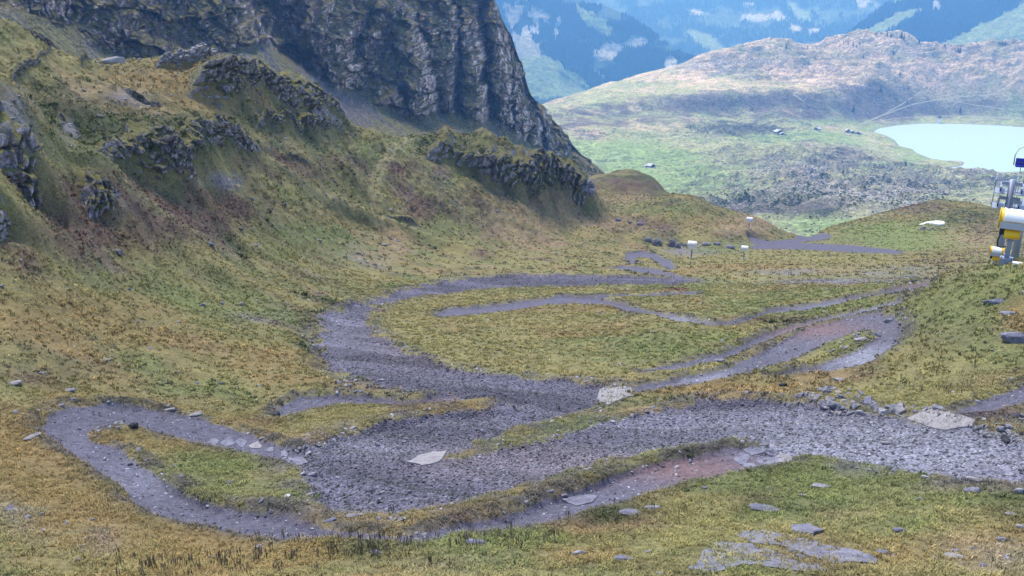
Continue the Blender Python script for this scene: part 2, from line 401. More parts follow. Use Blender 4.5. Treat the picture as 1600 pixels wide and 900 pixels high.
TRAILS = [
 # lower left loop
 [(480,712),(455,705),(400,680),(350,662),(290,648),(230,636),(170,630),(110,633),(72,645),(62,660),(75,680),(105,708),(150,735),(195,765),(215,790),(250,808),(300,822),(380,834),(460,841),(550,846),(640,852),(660,850),(655,836),(600,834),(548,828),(500,822),(430,806),(370,796),(320,785),(280,765),(250,745),(215,720),(185,700),(150,690),(138,678),(150,668),(185,662),(220,665),(260,676),(300,688),(350,698),(400,710),(440,722),(480,735)],
 # low berm left of the gravel
 [(425,650),(437,632),(470,620),(530,617),(575,622),(640,628),(700,620),(760,615),(822,627),(815,642),(760,630),(700,633),(640,638),(580,634),(520,636),(470,645),(440,652)],
 # winding trail in the middle meadow
 [(675,490),(700,482),(760,478),(820,470),(880,462),(930,463),(960,472),(1000,482),(1040,490),(1080,500),(1120,505),(1160,500),(1200,485),(1300,470),(1380,455),(1410,447),(1458,438),(1450,449),(1380,461),(1300,478),(1200,493),(1150,508),(1110,511),(1060,505),(1000,492),(950,478),(890,474),(820,482),(740,492),(690,498)],
 [(930,461),(1000,459),(1090,455),(1090,460),(1000,464),(940,467)],
 [(1000,578),(1060,565),(1130,550),(1200,520),(1280,497),(1360,480),(1410,468),(1410,474),(1350,489),(1280,505),(1200,532),(1130,559),(1060,574),(1000,584)],
 # hairpin on the right
 [(985,603),(1080,588),(1140,572),(1200,543),(1260,513),(1320,497),(1370,488),(1400,495),(1413,512),(1400,543),(1355,570),(1290,585),(1200,595),(1200,588),(1270,574),(1330,552),(1365,530),(1372,518),(1340,520),(1290,535),(1240,560),(1190,582),(1130,600),(1060,606),(990,613)],
 # lower trail right
 [(650,836),(700,825),(760,812),(830,795),(880,775),(960,745),(1040,722),(1120,708),(1160,700),(1250,710),(1230,727),(1160,736),(1060,760),(980,785),(900,812),(840,830),(760,845),(660,852)],
 [(1480,645),(1530,625),(1600,600),(1720,560),(1720,615),(1600,630),(1540,650),(1500,656)],
 # small far loop
 [(976,402),(980,395),(1002,393),(1027,397),(1048,408),(1056,419),(1046,422),(1030,412),(1018,404),(1000,402),(990,405),(1000,412),(985,413)],
 [(948,421),(975,415),(1030,421),(1082,437),(1060,437),(1010,427),(970,423)],
]
ROAD_FAR = [
 [(1172,384),(1230,379),(1290,381),(1350,385),(1418,393),(1400,397),(1330,395),(1260,390),(1175,389)],
 [(1165,369),(1200,377),(1240,374),(1246,365),(1235,353),(1258,356),(1300,368),(1290,375),(1230,381),(1180,383)],
]
ROAD = [(1085,438),(1040,434),(960,431),(860,429),(760,432),(690,440),(620,455),(560,475),(518,492),(497,510),(494,540),(512,565),(545,585),(590,606),(640,613),(700,619),(750,623),(800,630),(830,638),(760,642),(700,648),(640,656),(580,668),(520,688),(480,708),(470,735),(490,760),(480,785),(520,798),(620,803),(700,796),(780,775),(860,748),(950,718),(1060,700),(1150,690),(1180,700),(1250,715),(1300,712),(1400,728),(1500,742),(1600,750),(1720,758),(1720,700),(1600,682),(1520,672),(1420,655),(1330,640),(1250,632),(1180,626),(1100,624),(1040,638),(950,660),(860,682),(780,702),(722,716),(700,712),(740,692),(800,672),(880,652),(930,636),(942,622),(945,600),(850,592),(770,587),(710,576),(650,560),(610,537),(580,515),(572,492),(592,478),(640,466),(700,457),(770,450),(860,446),(930,446),(1000,446),(1085,442)]
X, Y = NS.x, NS.y; Z = NS.z
def pdist(P, margin=6): 
    W = ground_poly(NS, P); return local(polydist, X, Y, W, margin)
wob = fbm2(X / 1.6, Y / 1.6, 3, 3) * 0.45
sd_road = pdist(ROAD, 12) ; sd_far = np.maximum(pdist(ROAD_FAR[0]), pdist(ROAD_FAR[1]))
sd_tr = [pdist(P) for P in TRAILS]
tr_all = np.max(sd_tr, 0)
rr = NS.r
sd_roadw = sd_road + (wob * 1.5 + .30 * fbm2(X / .45, Y / .45, 2, 6)) * np.clip(rr / 40, 0.6, 2.0); sd_trw = tr_all + wob * 0.4 + .12 * fbm2(X / .3, Y / .3, 2, 7)
print('paths', time.time() - T0)
# relief -------------------------------------------------------------------
gvl = np.maximum(sstep(-0.3, 0.6, sd_roadw), sstep(-0.2, 0.3, sd_trw)); gvl = np.maximum(gvl, sstep(-0.5, 0.5, sd_far))
PXn, PYn = proj(X, Y, Z)
hill = sstep(470, 330, PYn + 0.10 * np.abs(PXn - 300) - np.clip(PXn - 700, 0, 900) * 0.05) * sstep(40, 70, rr)   # rugged slope to the left and behind
hill = np.where(PXn > 1250, hill * 0.5, hill)
soft = 1 - gvl
dz = soft * (fbm2(X / 7, Y / 7, 4, 11) * (0.35 + 1.3 * hill) + fbm2(X / 1.3, Y / 1.3, 3, 21) * (0.10 + 0.22 * hill))
# ribs and runnels running down the left hillside
a_ = rad(35); U = X * math.cos(a_) + Y * math.sin(a_); W_ = -X * math.sin(a_) + Y * math.cos(a_)
dz += hill * soft * (ridge2(U / 9 + fbm2(X / 25, Y / 25, 2, 5) * 1.2, W_ / 34, 3, 31) - 0.35) * 1.15 * sstep(1250, 900, PXn)
tz_ = (Z / 1.15 + 1.2 * fbm2(X / 14, Y / 14, 3, 43)) % 1.0; dz += hill * soft * (sstep(0, .75, tz_) * (1 - sstep(.8, 1, tz_)) - .5) * .22 * sstep(-.2, .3, fbm2(X / 20, Y / 20, 2, 44))
dz += gvl * fbm2(X / 3, Y / 3, 3, 41) * 0.10
# trails are cut into the slope, the outer rim stands up as a berm
cut = sstep(-0.15, 0.35, sd_trw); rim = np.exp(-((tr_all + 0.55) / 0.45)**2)
dz += -0.20 * cut + 0.24 * rim * (1 - cut) * (0.5 + 0.5 * vn2(X / 2.5, Y / 2.5, 9)) * np.clip(60 / rr, 0.5, 1.2)
dz += -0.25 * sstep(-0.2, 0.7, sd_roadw) + 0.15 * np.exp(-((sd_road + 0.8) / 0.7)**2)
# ruts and swells in the broad gravel
dz += sstep(0, 1.5, sd_road) * 0.16 * np.sin((X * 0.35 + Y * 0.9) * 1.6 + 3 * fbm2(X / 9, Y / 9, 2, 51))
# named ridges and furrows: photo polyline, width m, height m
LINES = [([(640,213),(610,235),(588,255),(581,285),(584,315),(592,340),(600,356)], .55, (.30,.25,.15)), ([(648,215),(618,240),(598,262),(592,290),(596,320)], .5, (.26,.24,.13)), ([(430,268),(500,308),(560,332),(600,348),(690,383),(760,403),(840,420)], .9, (.30,.25,.13)), ([(600,352),(650,345),(690,372)], .5, (.10,.12,.05)), ([(440,280),(520,322),(590,352)], 1.2, (.11,.12,.06)),  # path and furrow colours; tan along the ridges paints their highlights
                   ([(60,105),(150,160),(240,190),(330,215),(400,235)], .9, (.30,.23,.13)), ([(200,330),(320,380),(420,430),(480,470)], .7, (.24,.22,.12)), ([(760,330),(850,362),(920,385)], .8, (.30,.24,.14))]
LINEPTS = {tuple(P_): ground_poly(NS, P_, False) for P_, w_, c_ in LINES}
PROF = [([(430,270),(500,310),(560,335),(600,350),(690,385),(760,405)], 2.2, 1.3), ([(440,278),(520,325),(590,360)], 1.8, -1.0),
        ([(600,240),(585,260),(580,300),(590,340),(600,355)], 1.6, -1.0), ([(610,245),(595,270),(592,310)], 1.5, 0.8),
        ([(0,170),(60,215),(150,300),(230,330),(330,420)], 3.0, 1.4), ([(20,70),(150,150),(300,230),(420,290)], 3.5, 1.3),
        ([(130,180),(250,240),(330,300)], 3, -1.2), ([(780,330),(850,370),(900,395)], 2.5, 0.9), ([(540,590),(500,555),(480,520),(478,500)], 0.8, -0.45),
        ([(1060,350),(1120,370),(1180,365)], 4, 1.6), ([(990,375),(1060,365),(1120,385)], 4, 1.6), ([(1440,360),(1550,330)], 4, 1.2),
        ([(1400,352),(1470,345)], 3, .6)]
for P, w, h in PROF:
    W = ground_poly(NS, P, False); d = local(linedist, X, Y, W, w * 4); dz += h * np.exp(-(d / w)**2) * soft
OUTC = [
 ('tall pale pinkish rock outcrop standing out of the slope at the left edge', [(36,300,84,82),(4,262,40,60)], 11, 'crag', 60, 1),
 ('grey rock face cut by the left edge, below the tall pinkish outcrop', [(0,372,40,72)], 12, 'crag', 70, 1),
 ('pointed dark grey rock alone between the heath patches on the left slope', [(166,342,50,58),(150,337,26,30),(182,340,24,26)], 13, 'crag', 30, .5),
 ('long broken rock band under dark green turf across the left slope', [(172,262,44,30),(205,275,50,44),(240,290,56,56),(278,298,56,56),(318,274,56,42),(352,258,50,34),(385,258,50,28),(296,306,36,36)], 14, 'crag', -25, 1),
 ('large two tiered rocky knoll with turf cap on the left skyline ridge', [(322,160,46,34),(355,168,50,46),(395,172,56,50),(435,174,56,46),(472,180,52,42),(505,190,46,34),(530,197,34,24),(430,205,54,22),(470,208,50,22),(510,208,50,20)], 15, 'crag', 8, .9),
 ('turf covered crag with a dark slanting face on the ridge in the middle', [(692,250,50,26),(728,266,50,34),(765,284,50,40),(802,300,50,42),(838,314,54,54),(872,312,46,48),(904,322,34,40)], 16, 'crag', 38, 1),
 ('low pale broken rocks on the left skyline above the ochre meadow', [(262,112,34,16),(295,112,44,20),(332,108,44,20)], 17, 'pale_stone', 10, .8),
 ('reddish grey rocks in the top left corner below the scree', [(22,50,50,16),(58,66,36,12),(82,80,28,10)], 18, 'crag', -30, .6),
 ('small dark rocks on the grassy slope in the upper left, under the pale rocks', [(30,118,26,12),(80,114,26,8)], 24, 'crag', 20, .8),
 ('small rock hump beside the grey scree patch in the upper left meadow', [(134,102,22,9),(98,170,20,12)], 25, 'crag', 20, .8),
 ('rocky ledge above the vehicle track in the middle of the hillside', [(455,254,22,9),(478,262,18,7)], 26, 'crag', -20, .8),
 ('rocky brow of the left slope below the ochre meadow', [(210,168,34,12),(245,182,30,9)], 31, 'crag', -20, .9),
 ('dark rocky step on the hillside under the green gully', [(610,345,26,9),(640,352,30,9)], 32, 'crag', -20, .9),
]
def frame_of(px, py):
    a, e = pix(px, py); x, y = NS.ray(px, py); r = math.hypot(x, y); m = r * math.sqrt(1 + float(e)**2) / F; return x, y, r, m
SEG = []
for oi_, (lb, lumps, sd, mt_, sa_, k_) in enumerate(OUTC):
    runs = [[lumps[0]]]
    for L_ in lumps[1:]:
        if L_[0] < runs[-1][-1][0]: runs.append([L_])
        else: runs[-1].append(L_)
    for rn in runs:
        a0, a1 = rn[0], rn[-1]; cp = [(a0[0] - a0[2] * .55, a0[1] - a0[3] * .12, a0[3] * .06)] + [(p[0], p[1], p[3]) for p in rn] + [(a1[0] + a1[2] * .55, a1[1] + (a1[1] - rn[-2][1]) * .3 if len(rn) > 1 else a1[1], a1[3] * .06)]
        cp = np.array(cp, float); u = np.arange(cp[0, 0], cp[-1, 0], 1.0); v = pchip(cp[:, 0], cp[:, 1], u); h = pchip(cp[:, 0], cp[:, 2], u)
        fr_ = [frame_of(a, b) for a, b in zip(u, v)]; xy = np.array([f[:2] for f in fr_]); H = np.array([f[3] for f in fr_]) * h
        for _ in range(6): xy[1:-1] = (xy[:-2] + 2 * xy[1:-1] + xy[2:]) / 4
        H *= 1 + .28 * fbm2(u / 13.0, u * 0 + sd, 3, sd) ; SEG.append((oi_, xy, H))
hump = np.zeros_like(X)
for oi_, xy, H in SEG:
    k_ = OUTC[oi_][5]; R0 = H.max() * 6 + 4; m = (np.abs(X - xy[:, 0].mean()) < np.ptp(xy[:, 0]) / 2 + R0) & (np.abs(Y - xy[:, 1].mean()) < np.ptp(xy[:, 1]) / 2 + R0); xm, ym = X[m], Y[m]; best = np.zeros(xm.shape)
    st0 = max(1, len(xy) // 40)
    for (x, y), h in list(zip(xy, H))[::st0]:
        r = math.hypot(x, y); W = max(.55 * h, 1.3 * st0 * r / F, .4); a = (xm - x) * (y / r) - (ym - y) * (x / r); b = (xm - x) * (x / r) + (ym - y) * (y / r)
        best = np.maximum(best, h * .93 * k_ * np.exp(-(a / W)**2) * sstep(-.02 * h, .42 * h, b) * np.exp(-(np.clip(b - .6 * h, 0, None) / (2.6 * h + .1))**2))
    hump[m] = np.maximum(hump[m], best)
dz += hump + hump * 0.10 * fbm2(X / 1.4, Y / 1.4, 3, 91)
keep = sstep(0, 0.5, np.abs(NS.q - 10)[:, None] + 0.25 + 0 * X)
NS.z = Z = Z + dz * np.where(NS.q[:, None] > 9.5, keep, 1)
# colour -------------------------------------------------------------------
PXn, PYn = proj(X, Y, Z)
CL = {k: tuple(min(.9, c * 1.08) for c in v) for k, v in {'ochre': (0.225, 0.162, 0.066), 'yellow': (0.215, 0.19, 0.075), 'green': (0.150, 0.164, 0.060), 'bright': (0.16, 0.190, 0.062),
      'dark': (0.065, 0.075, 0.035), 'heath': (0.115, 0.078, 0.062), 'tan': (0.26, 0.19, 0.11), 'scree': (0.17, 0.165, 0.195), 'mauve': (0.20, 0.155, 0.165), 'rust': (0.24, 0.105, 0.035)}.items()}
names = list(CL); ci = {n: i for i, n in enumerate(names)}
Wt = np.zeros((len(names),) + X.shape, np.float32)
def nmask(s, seed, o=3): return np.clip(0.5 + 1.1 * fbm2(X / s, Y / s, o, seed), 0, 1)
Wt[ci['yellow']] = 0.86 * nmask(5, 61); Wt[ci['ochre']] = 0.50 * nmask(6, 62); Wt[ci['green']] = 0.62 * nmask(4, 63); Wt[ci['dark']] = 0.40 * nmask(3, 64) + 0.34 * hill * nmask(7, 68) * 1.4
Wt[ci['tan']] = 0.30 * nmask(3.5, 65); Wt[ci['heath']] = 0.36 * nmask(4, 66) + 0.2 * hill * nmask(6, 69); Wt[ci['scree']] = 0.22 * nmask(2.2, 67) * (0.6 + hill)
SPL = [(150,860,260,60,'ochre',1.1),(60,740,120,90,'ochre',.9),(500,880,200,40,'ochre',.7),(60,820,60,40,'mauve',.7),(160,830,35,60,'mauve',.8),(20,790,40,25,'scree',.6),
 (330,740,120,30,'green',.5),(430,770,60,30,'bright',.3),(400,700,60,15,'yellow',.5),(560,855,70,22,'dark',.7),(820,840,120,16,'green',.9),(950,800,50,18,'dark',.8),
 (720,885,130,25,'mauve',.5),(900,870,90,25,'ochre',.9),(1100,840,90,30,'yellow',.7),(1350,800,120,40,'green',.6),(1450,820,120,30,'bright',.6),(1500,870,100,30,'tan',.6),
 (1300,745,90,22,'green',.6),(1550,880,60,20,'scree',.8),(1250,870,120,30,'heath',.4),(1400,870,60,20,'ochre',.5),(1080,790,90,25,'yellow',.5),
 (760,530,180,50,'yellow',.8),(720,500,90,25,'ochre',.5),(1000,540,120,25,'green',.9),(1060,520,90,20,'bright',.5),(900,520,90,15,'ochre',.5),(1250,480,120,14,'green',.6),
 (820,455,150,8,'yellow',.6),(1150,470,80,14,'bright',.4),(1330,545,50,16,'green',.6),(1000,640,140,10,'tan',.6),(1150,610,100,8,'ochre',.7),(620,645,150,8,'ochre',.6),(900,665,90,12,'green',.9),(780,690,70,8,'green',.9),
 (1000,710,140,10,'green',.5),(860,765,90,14,'ochre',.5),(560,700,30,10,'green',.5),
 (1520,470,120,40,'green',.6),(1450,570,110,40,'yellow',.6),(1590,490,25,25,'rust',.9),(1480,420,60,30,'heath',.3),(1590,430,40,20,'green',.9),(1350,610,80,14,'yellow',.5),(1540,600,60,25,'tan',.5),(1560,560,60,15,'green',.4),
 (110,510,130,50,'ochre',.9),(60,590,70,25,'heath',.6),(220,570,80,20,'green',.4),(330,480,90,35,'green',.6),(200,440,60,25,'green',.4),(260,460,50,20,'green',.3),(430,580,80,35,'ochre',.9),(350,560,60,25,'yellow',.4),
 (400,500,50,20,'scree',.4),(300,610,110,14,'green',.4),(480,545,20,40,'dark',.5),
 (220,345,110,35,'heath',1.3),(150,300,70,30,'heath',.8),(340,320,60,30,'heath',.8),(370,320,20,15,'heath',.9),(60,380,90,40,'heath',.6),(30,410,40,30,'heath',.6),(500,260,70,25,'heath',.7),(650,325,30,14,'heath',1.2),(620,265,30,14,'heath',.7),
 (740,330,60,40,'heath',.45),(850,330,60,40,'tan',.7),(820,360,80,30,'tan',.5),(110,145,120,35,'tan',.5),(60,100,110,35,'yellow',.8),(240,120,90,20,'ochre',1.2),(280,150,100,30,'ochre',.9),(180,160,90,30,'mauve',.4),(170,215,60,30,'green',.4),
 (230,215,90,28,'dark',1.4),(60,170,60,40,'dark',.7),(330,210,70,25,'dark',.9),(330,130,60,20,'dark',.7),(20,190,30,60,'scree',.8),(110,200,14,20,'scree',1.),(205,150,50,12,'scree',.9),(400,250,60,15,'heath',.4),
 (350,285,30,14,'scree',1.2),(205,320,26,14,'scree',1.2),(560,235,90,14,'green',.5),(640,225,70,10,'green',.8),(590,280,14,40,'green',.7),(450,300,90,20,'green',.4),(480,370,80,40,'green',.6),(520,340,50,15,'ochre',.5),(600,390,80,20,'tan',.5),
 (560,400,60,25,'scree',.3),(700,350,60,20,'green',.5),(700,230,70,18,'dark',1.2),(830,270,60,14,'dark',1.0),(870,250,40,14,'dark',.9),
 (980,290,60,14,'heath',.9),(1010,275,40,8,'dark',.8),(960,310,50,8,'tan',.6),(1060,330,80,10,'green',.6),(1000,350,60,12,'heath',.7),(1100,350,70,14,'ochre',.5),(1150,350,40,16,'tan',.7),(1200,345,40,14,'tan',.9),(960,350,50,20,'tan',.6),
 (1120,385,60,10,'green',.8),(1080,392,40,8,'scree',.7),(1250,405,200,8,'yellow',.6),(1200,420,200,10,'ochre',.5),(1400,425,90,14,'scree',.5),(1230,425,60,5,'scree',.9),(1300,440,120,5,'scree',.6),
 (1400,365,70,16,'bright',2.0),(1430,382,60,8,'bright',1.8),(1340,375,60,8,'green',1.),(1500,340,50,14,'dark',.6),(1500,375,70,14,'tan',.5),(1430,325,50,8,'heath',.9),(1460,350,30,10,'green',.7),(1540,360,30,20,'heath',.5),(1580,350,30,30,'tan',.4)]
vis = 1 - sstep(10.2, 10.6, NS.q)[:, None] * sstep(930, 880, PXn)
for (a, b, sx, sy, c, w) in SPL:
    m = (np.abs(PXn - a) < 3 * sx) & (np.abs(PYn - b) < 3 * sy)
    g = w * np.exp(-((PXn[m] - a) / sx)**2 - ((PYn[m] - b) / sy)**2) * 1.15
    Wt[ci[c]][m] += (g * (0.45 + 1.1 * nmask(2.5, 70 + ci[c])[m])).astype(np.float32)
Wt = Wt**2.6; Wt /= Wt.sum(0) + 1e-6
col = np.tensordot(np.moveaxis(Wt, 0, -1), np.array([CL[n] for n in names]), 1)
gm = col.mean(-1, keepdims=True); col = (col * .97 + gm * .03) * (1 - .04 * hill * sstep(1250, 1000, PXn))[..., None]
rk = Wt[ci['scree']]
GR = np.array((0.094, 0.087, 0.125)); PUR = np.array((0.17, 0.135, 0.155)); PALE = np.array((0.185, 0.188, 0.235)); RED = np.array((0.155, 0.100, 0.105)); DRT = np.array((0.092, 0.087, 0.122))
def gs(a, b, sx, sy): return np.exp(-((PXn - a) / sx)**2 - ((PYn - b) / sy)**2)
gcol = GR * (1 + 0.25 * fbm2(X / 2.5, Y / 2.5, 3, 81))[..., None]
pl = np.clip(gs(1300, 690, 260, 40) * 1.0 + gs(1500, 710, 200, 40) * .7 + gs(530, 520, 40, 30) * .45 + gs(560, 700, 120, 14) * .5, 0, 1)[..., None]  # right-hand spots put the glint of the gravel into its colour
gcol = gcol * (1 - pl) + PALE * pl
pu = np.clip(gs(820, 720, 160, 26) + gs(640, 540, 60, 40) * .5, 0, .6)[..., None]; gcol = gcol * (1 - pu) + PUR * pu; gcol = gcol * (0.80 + 0.42 * sstep(.25, .75, vn2((X * .35 + Y * .9) * .55 + 1.6 * vn2(X / 8, Y / 8, 5), X * .03, 88)))[..., None]
tcol = DRT * (1 + 0.15 * fbm2(X / 2, Y / 2, 3, 82))[..., None] + 0 * col
rd = np.clip(gs(1080, 735, 110, 22) + gs(1270, 515, 80, 14) + gs(720, 628, 90, 8) * .6 + gs(1420, 445, 50, 8) * .8, 0, .9)[..., None]; tcol = tcol * (1 - rd) + RED * rd
pb = np.clip(gs(1350, 560, 70, 20) + gs(1100, 590, 80, 10) * .8 + gs(230, 745, 60, 30) * .4 + gs(1060, 500, 70, 6) + gs(1350, 480, 90, 10) * .8, 0, .9)[..., None]; tcol = tcol * (1 - pb) + PALE * pb
mg = sstep(-0.16, 0.16, sd_roadw)[..., None]; mt = sstep(-0.10, 0.10, sd_trw)[..., None]; mf = sstep(-0.6, 0.6, sd_far)[..., None]
# bare, stony fringe round the gravel
fr = (np.exp(-((sd_road + 0.7) / 0.9)**2) * 0.6 * nmask(1.2, 84))[..., None]; fr2 = (np.exp(-((tr_all + 0.30) / 0.40)**2) * np.clip(1.3 * nmask(0.9, 85), 0, .92))[..., None]
for P_, w_, c_ in LINES:
    pts_ = LINEPTS[tuple(P_)]; d_ = local(linedist, X, Y, pts_, w_ * 4); k__ = (np.exp(-((d_ + .4 * wob) / w_)**2) * .6)[..., None]; col = col * (1 - k__) + np.array(c_) * k__
col = col * (1 - fr) + GR * fr; col = col * (1 - fr2) + np.array((0.10, 0.092, 0.085)) * fr2
col = col * (1 - mg) + gcol * mg; col = col * (1 - mt) + tcol * mt; col = col * (1 - mf) + (GR * 1.05) * mf
grass_w = (1 - np.maximum.reduce([mg, mt, mf])[..., 0]) * (1 - 0.8 * rk)
V = np.stack([X, Y, Z], -1).reshape(-1, 3); FC = grid_faces(*X.shape)
colA = np.concatenate([col.reshape(-1, 3), np.ones((col.size // 3, 1))], 1)
at = {'col': ('FLOAT_COLOR', colA)}
cid = np.zeros(X.shape, int)
for k, s in enumerate(sd_tr): cid[(s + wob * 0.4 + .12 * fbm2(X / .3, Y / .3, 2, 7)) > 0.0] = 10 + k
cid[sd_roadw > 0] = 1; cid[sd_far > 0] = 2
fcid = cid.reshape(-1)[FC[:, 0]]
o = link('ground', submesh('ground', V, FC, fcid == 0, M['grass_ground'], at)); set_tags(o, kind='structure')
o = link('gravel_road', submesh('gravel_road', V, FC, fcid == 1, M['gravel'], at)); set_tags(o, kind='structure')
o = link('gravel_road', submesh('gravel_road', V, FC, fcid == 2, M['gravel'], at)); set_tags(o, kind='structure')
for k in range(len(TRAILS)):
    kk = fcid == 10 + k
    if kk.sum() > 4: o = link('bike_trail', submesh('bike_trail', V, FC, kk, M['trail'], at)); set_tags(o, kind='structure')
NS.table(1700)
NS.E0 = (NS.z - CAMZ) / NS.r
print('near done', time.time() - T0)
def P3(px, py, dz=0.0):
    x, y = NS.ray(px, py); return np.array((x, y, float(NS.at(np.array([x]), np.array([y]))[0]) + dz))
def mpp(p): return math.sqrt(p[0]**2 + p[1]**2 + (p[2] - CAMZ)**2) / F     # metres per photo pixel

# ------------------------------------------------------------------ cliff massif
CA = np.concatenate([np.linspace(rad(-55), rad(-34.2), 20), np.linspace(rad(-34), float(pix(1010, 290)[0]), 640)])
C_LINES = [
 [(-300,330,250),(0,330,260),(400,350,300),(800,380,380),(950,400,420),(1100,420,450)],
 [(-300,150,330),(0,140,340),(200,170,380),(400,190,420),(545,240,470),(700,262,540),(830,300,610),(900,310,650),(950,310,680),(1000,330,700)],
 [(-300,-60,420),(0,12,430),(100,46,450),(200,90,480),(330,84,530),(400,70,560),(450,98,580),(500,128,600),(560,156,630),(650,180,680),(740,187,720),(800,213,760),(850,238,800),(905,268,830),(945,282,850),(1000,325,880)],
 [(-300,-140,440),(0,-60,450),(200,20,500),(400,10,590),(500,70,622),(560,90,655),(650,110,700),(740,110,740),(800,140,778),(850,205,815),(905,250,842),(945,274,858),(1000,326,890)],
 [(-300,-200,470),(0,-130,480),(200,-60,530),(400,-60,630),(500,10,650),(560,20,680),(650,30,722),(740,20,762),(780,40,780),(800,95,790),(820,140,800),(850,185,825),(880,222,838),(905,245,850),(945,273,866),(1000,327,900)],
 [(-300,-260,560),(0,-220,560),(400,-160,720),(560,-90,760),(650,-70,790),(700,-50,800),(740,-20,800),(765,-6,800),(772,0,802),(785,30,806),(800,62,810),(815,103,815),(830,148,820),(850,172,835),(880,205,848),(905,238,860),(945,272,876),(1000,328,910)],
 [(-300,-240,700),(0,-200,700),(400,-140,850),(740,0,880),(785,60,880),(830,180,890),(880,240,900),(945,300,930),(1000,350,950)],
 [(-300,100,1100),(400,150,1200),(800,250,1300),(1000,400,1300)],
]
CS = Sheet(C_LINES, CA, [8, 70, 110, 110, 90, 16, 10])
q = CS.q[:, None]; n = CS.normals(); P = np.stack([CS.x, CS.y, CS.z], -1)
pcx, pcy = proj(CS.x, CS.y, CS.z)
wall = sstep(1.93, 2.12, q) * (1 - sstep(4.7, 5.0, q)); wallfar = wall * sstep(965, 905, pcx)
us = CS.x * 0.80 + CS.y * 0.60; zs = CS.z
vert = sstep(420, 620, pcx)
D = (ridge2(us / 62 + 0.25 * fbm2(us / 50, zs / 60, 2, 4), zs / 260, 3, 101) - 0.45) * 18
D += (ridge2(us / (17 + 0 * us) + 0.35 * fbm2(us / 30, zs / 25, 2, 7), zs / 110, 3, 111) - 0.45) * 6
D += fbm2(us / 8, zs / 22, 4, 121) * 4.2
D += (1 - vert) * fbm3(CS.x / 16, CS.y / 16, CS.z / 16, 4, 131) * 6
cv, cb = cells3((P * np.array((1, 1, 0.45))).reshape(-1, 3), 7.0, 141); D += ((cv - 0.5) * 5.5 - np.exp(-(cb / 0.06)**2) * 1.5).reshape(D.shape)
cv, cb = cells3((P * np.array((1, 1, 0.6))).reshape(-1, 3), 3.2, 147); D += ((cv - 0.5) * 3.0).reshape(D.shape)
D += ((zs / 21 + 0.9 * fbm2(us / 40, zs / 60, 3, 145)) % 1.0 - 0.5) * -11 * (0.4 + vn2(us / 30, zs / 30, 146)) 
# named gullies (-) and spurs (+): top pixel, bottom pixel, half width px, depth m
for (x0, y0, x1, y1, w, h) in [(395,-40,470,118,34,-50),(640,-20,560,160,22,-20),(470,-30,505,100,30,16),(600,-20,640,60,26,18),(690,-10,730,70,16,12),(758,60,766,190,8,-34),(660,30,690,180,9,-20),(715,40,722,185,6,-24),(820,120,850,230,6,-14),(795,60,800,200,4,-10),(620,90,628,170,9,-9),(585,-30,560,60,16,-16),(250,-20,300,80,40,-16),(160,-30,210,60,30,12)]:
    t = np.clip((pcy - y0) / (y1 - y0), -0.5, 1.2); d = (pcx - (x0 + (x1 - x0) * t)) / w; D += h * np.exp(-d * d) * (t > -0.5)
amp = wallfar + 0.07 * (1 - wall)
sil = 1 - 0.85 * np.exp(-((CS.q - 5) / 0.25)**2)[:, None]
P = P - 0 * n + (n * (-1)) * 0
toward = -np.stack([CS.x / CS.r, CS.y / CS.r, 0 * CS.r], -1)
tanv = np.stack([CS.y / CS.r, -CS.x / CS.r, 0 * CS.r], -1)
P = P + toward * (D * amp * sil)[..., None] + tanv * (wallfar * (fbm2(us / 22, zs / 16, 4, 149, .6) * 7 + (((zs / 14 + fbm2(us / 30, zs / 30, 2, 150)) % 1.0) - .5) * 3))[..., None]
CS.x, CS.y, CS.z = P[..., 0], P[..., 1], P[..., 2]
n2 = CS.normals(); nz = np.abs(n2[..., 2])
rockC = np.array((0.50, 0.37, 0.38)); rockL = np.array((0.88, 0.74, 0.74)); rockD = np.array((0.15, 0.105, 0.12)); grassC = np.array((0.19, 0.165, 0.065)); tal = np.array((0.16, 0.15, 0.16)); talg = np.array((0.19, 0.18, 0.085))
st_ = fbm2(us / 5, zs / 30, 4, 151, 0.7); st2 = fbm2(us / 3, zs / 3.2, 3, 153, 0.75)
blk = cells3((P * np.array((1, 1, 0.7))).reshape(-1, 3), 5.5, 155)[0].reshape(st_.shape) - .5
k1 = sstep(0.0, 0.55, st_ * .6 + 0.55 * st2 + .55 * blk + 0.25 * sstep(450, 700, pcx) - 0.1)[..., None]; k0 = sstep(-0.05, -0.45, st_ + st2 * 0.5 - 0.35 * sstep(650, 300, pcx))[..., None]  # dark rock streaks; more of them leftward put the wall's shade into colour
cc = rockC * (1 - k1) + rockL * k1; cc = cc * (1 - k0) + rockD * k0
lg = ((zs / 30 + 0.8 * fbm2(us / 60, zs / 90, 3, 158)) % 1.0); g = sstep(0.38, 0.58, nz + 0.34 * np.exp(-((lg - .5) / .12)**2) * sstep(-.1, .3, fbm2(us / 45, zs / 45, 3, 159)) + 0.22 * fbm2(us / 18, zs / 18, 4, 161) + 0.16 * sstep(60, -20, pcy) * sstep(500, 600, pcx))[..., None]
cc = cc * (1 - g) + (grassC * (1 + 0.4 * st2[..., None])) * g
tl = (1 - wall)[..., None]; tn = sstep(-0.1, 0.3, fbm2(us / 9 + CS.r / 40, CS.r / 25, 4, 171) + 0.6 * sstep(330, 200, pcx) + 0.45 * sstep(480, 620, pcx) - 0.1)[..., None]
tcc = tal * (1 - tn) + talg * tn
cc = cc * (1 - tl) + tcc * tl * (1 + 0.2 * st2[..., None])
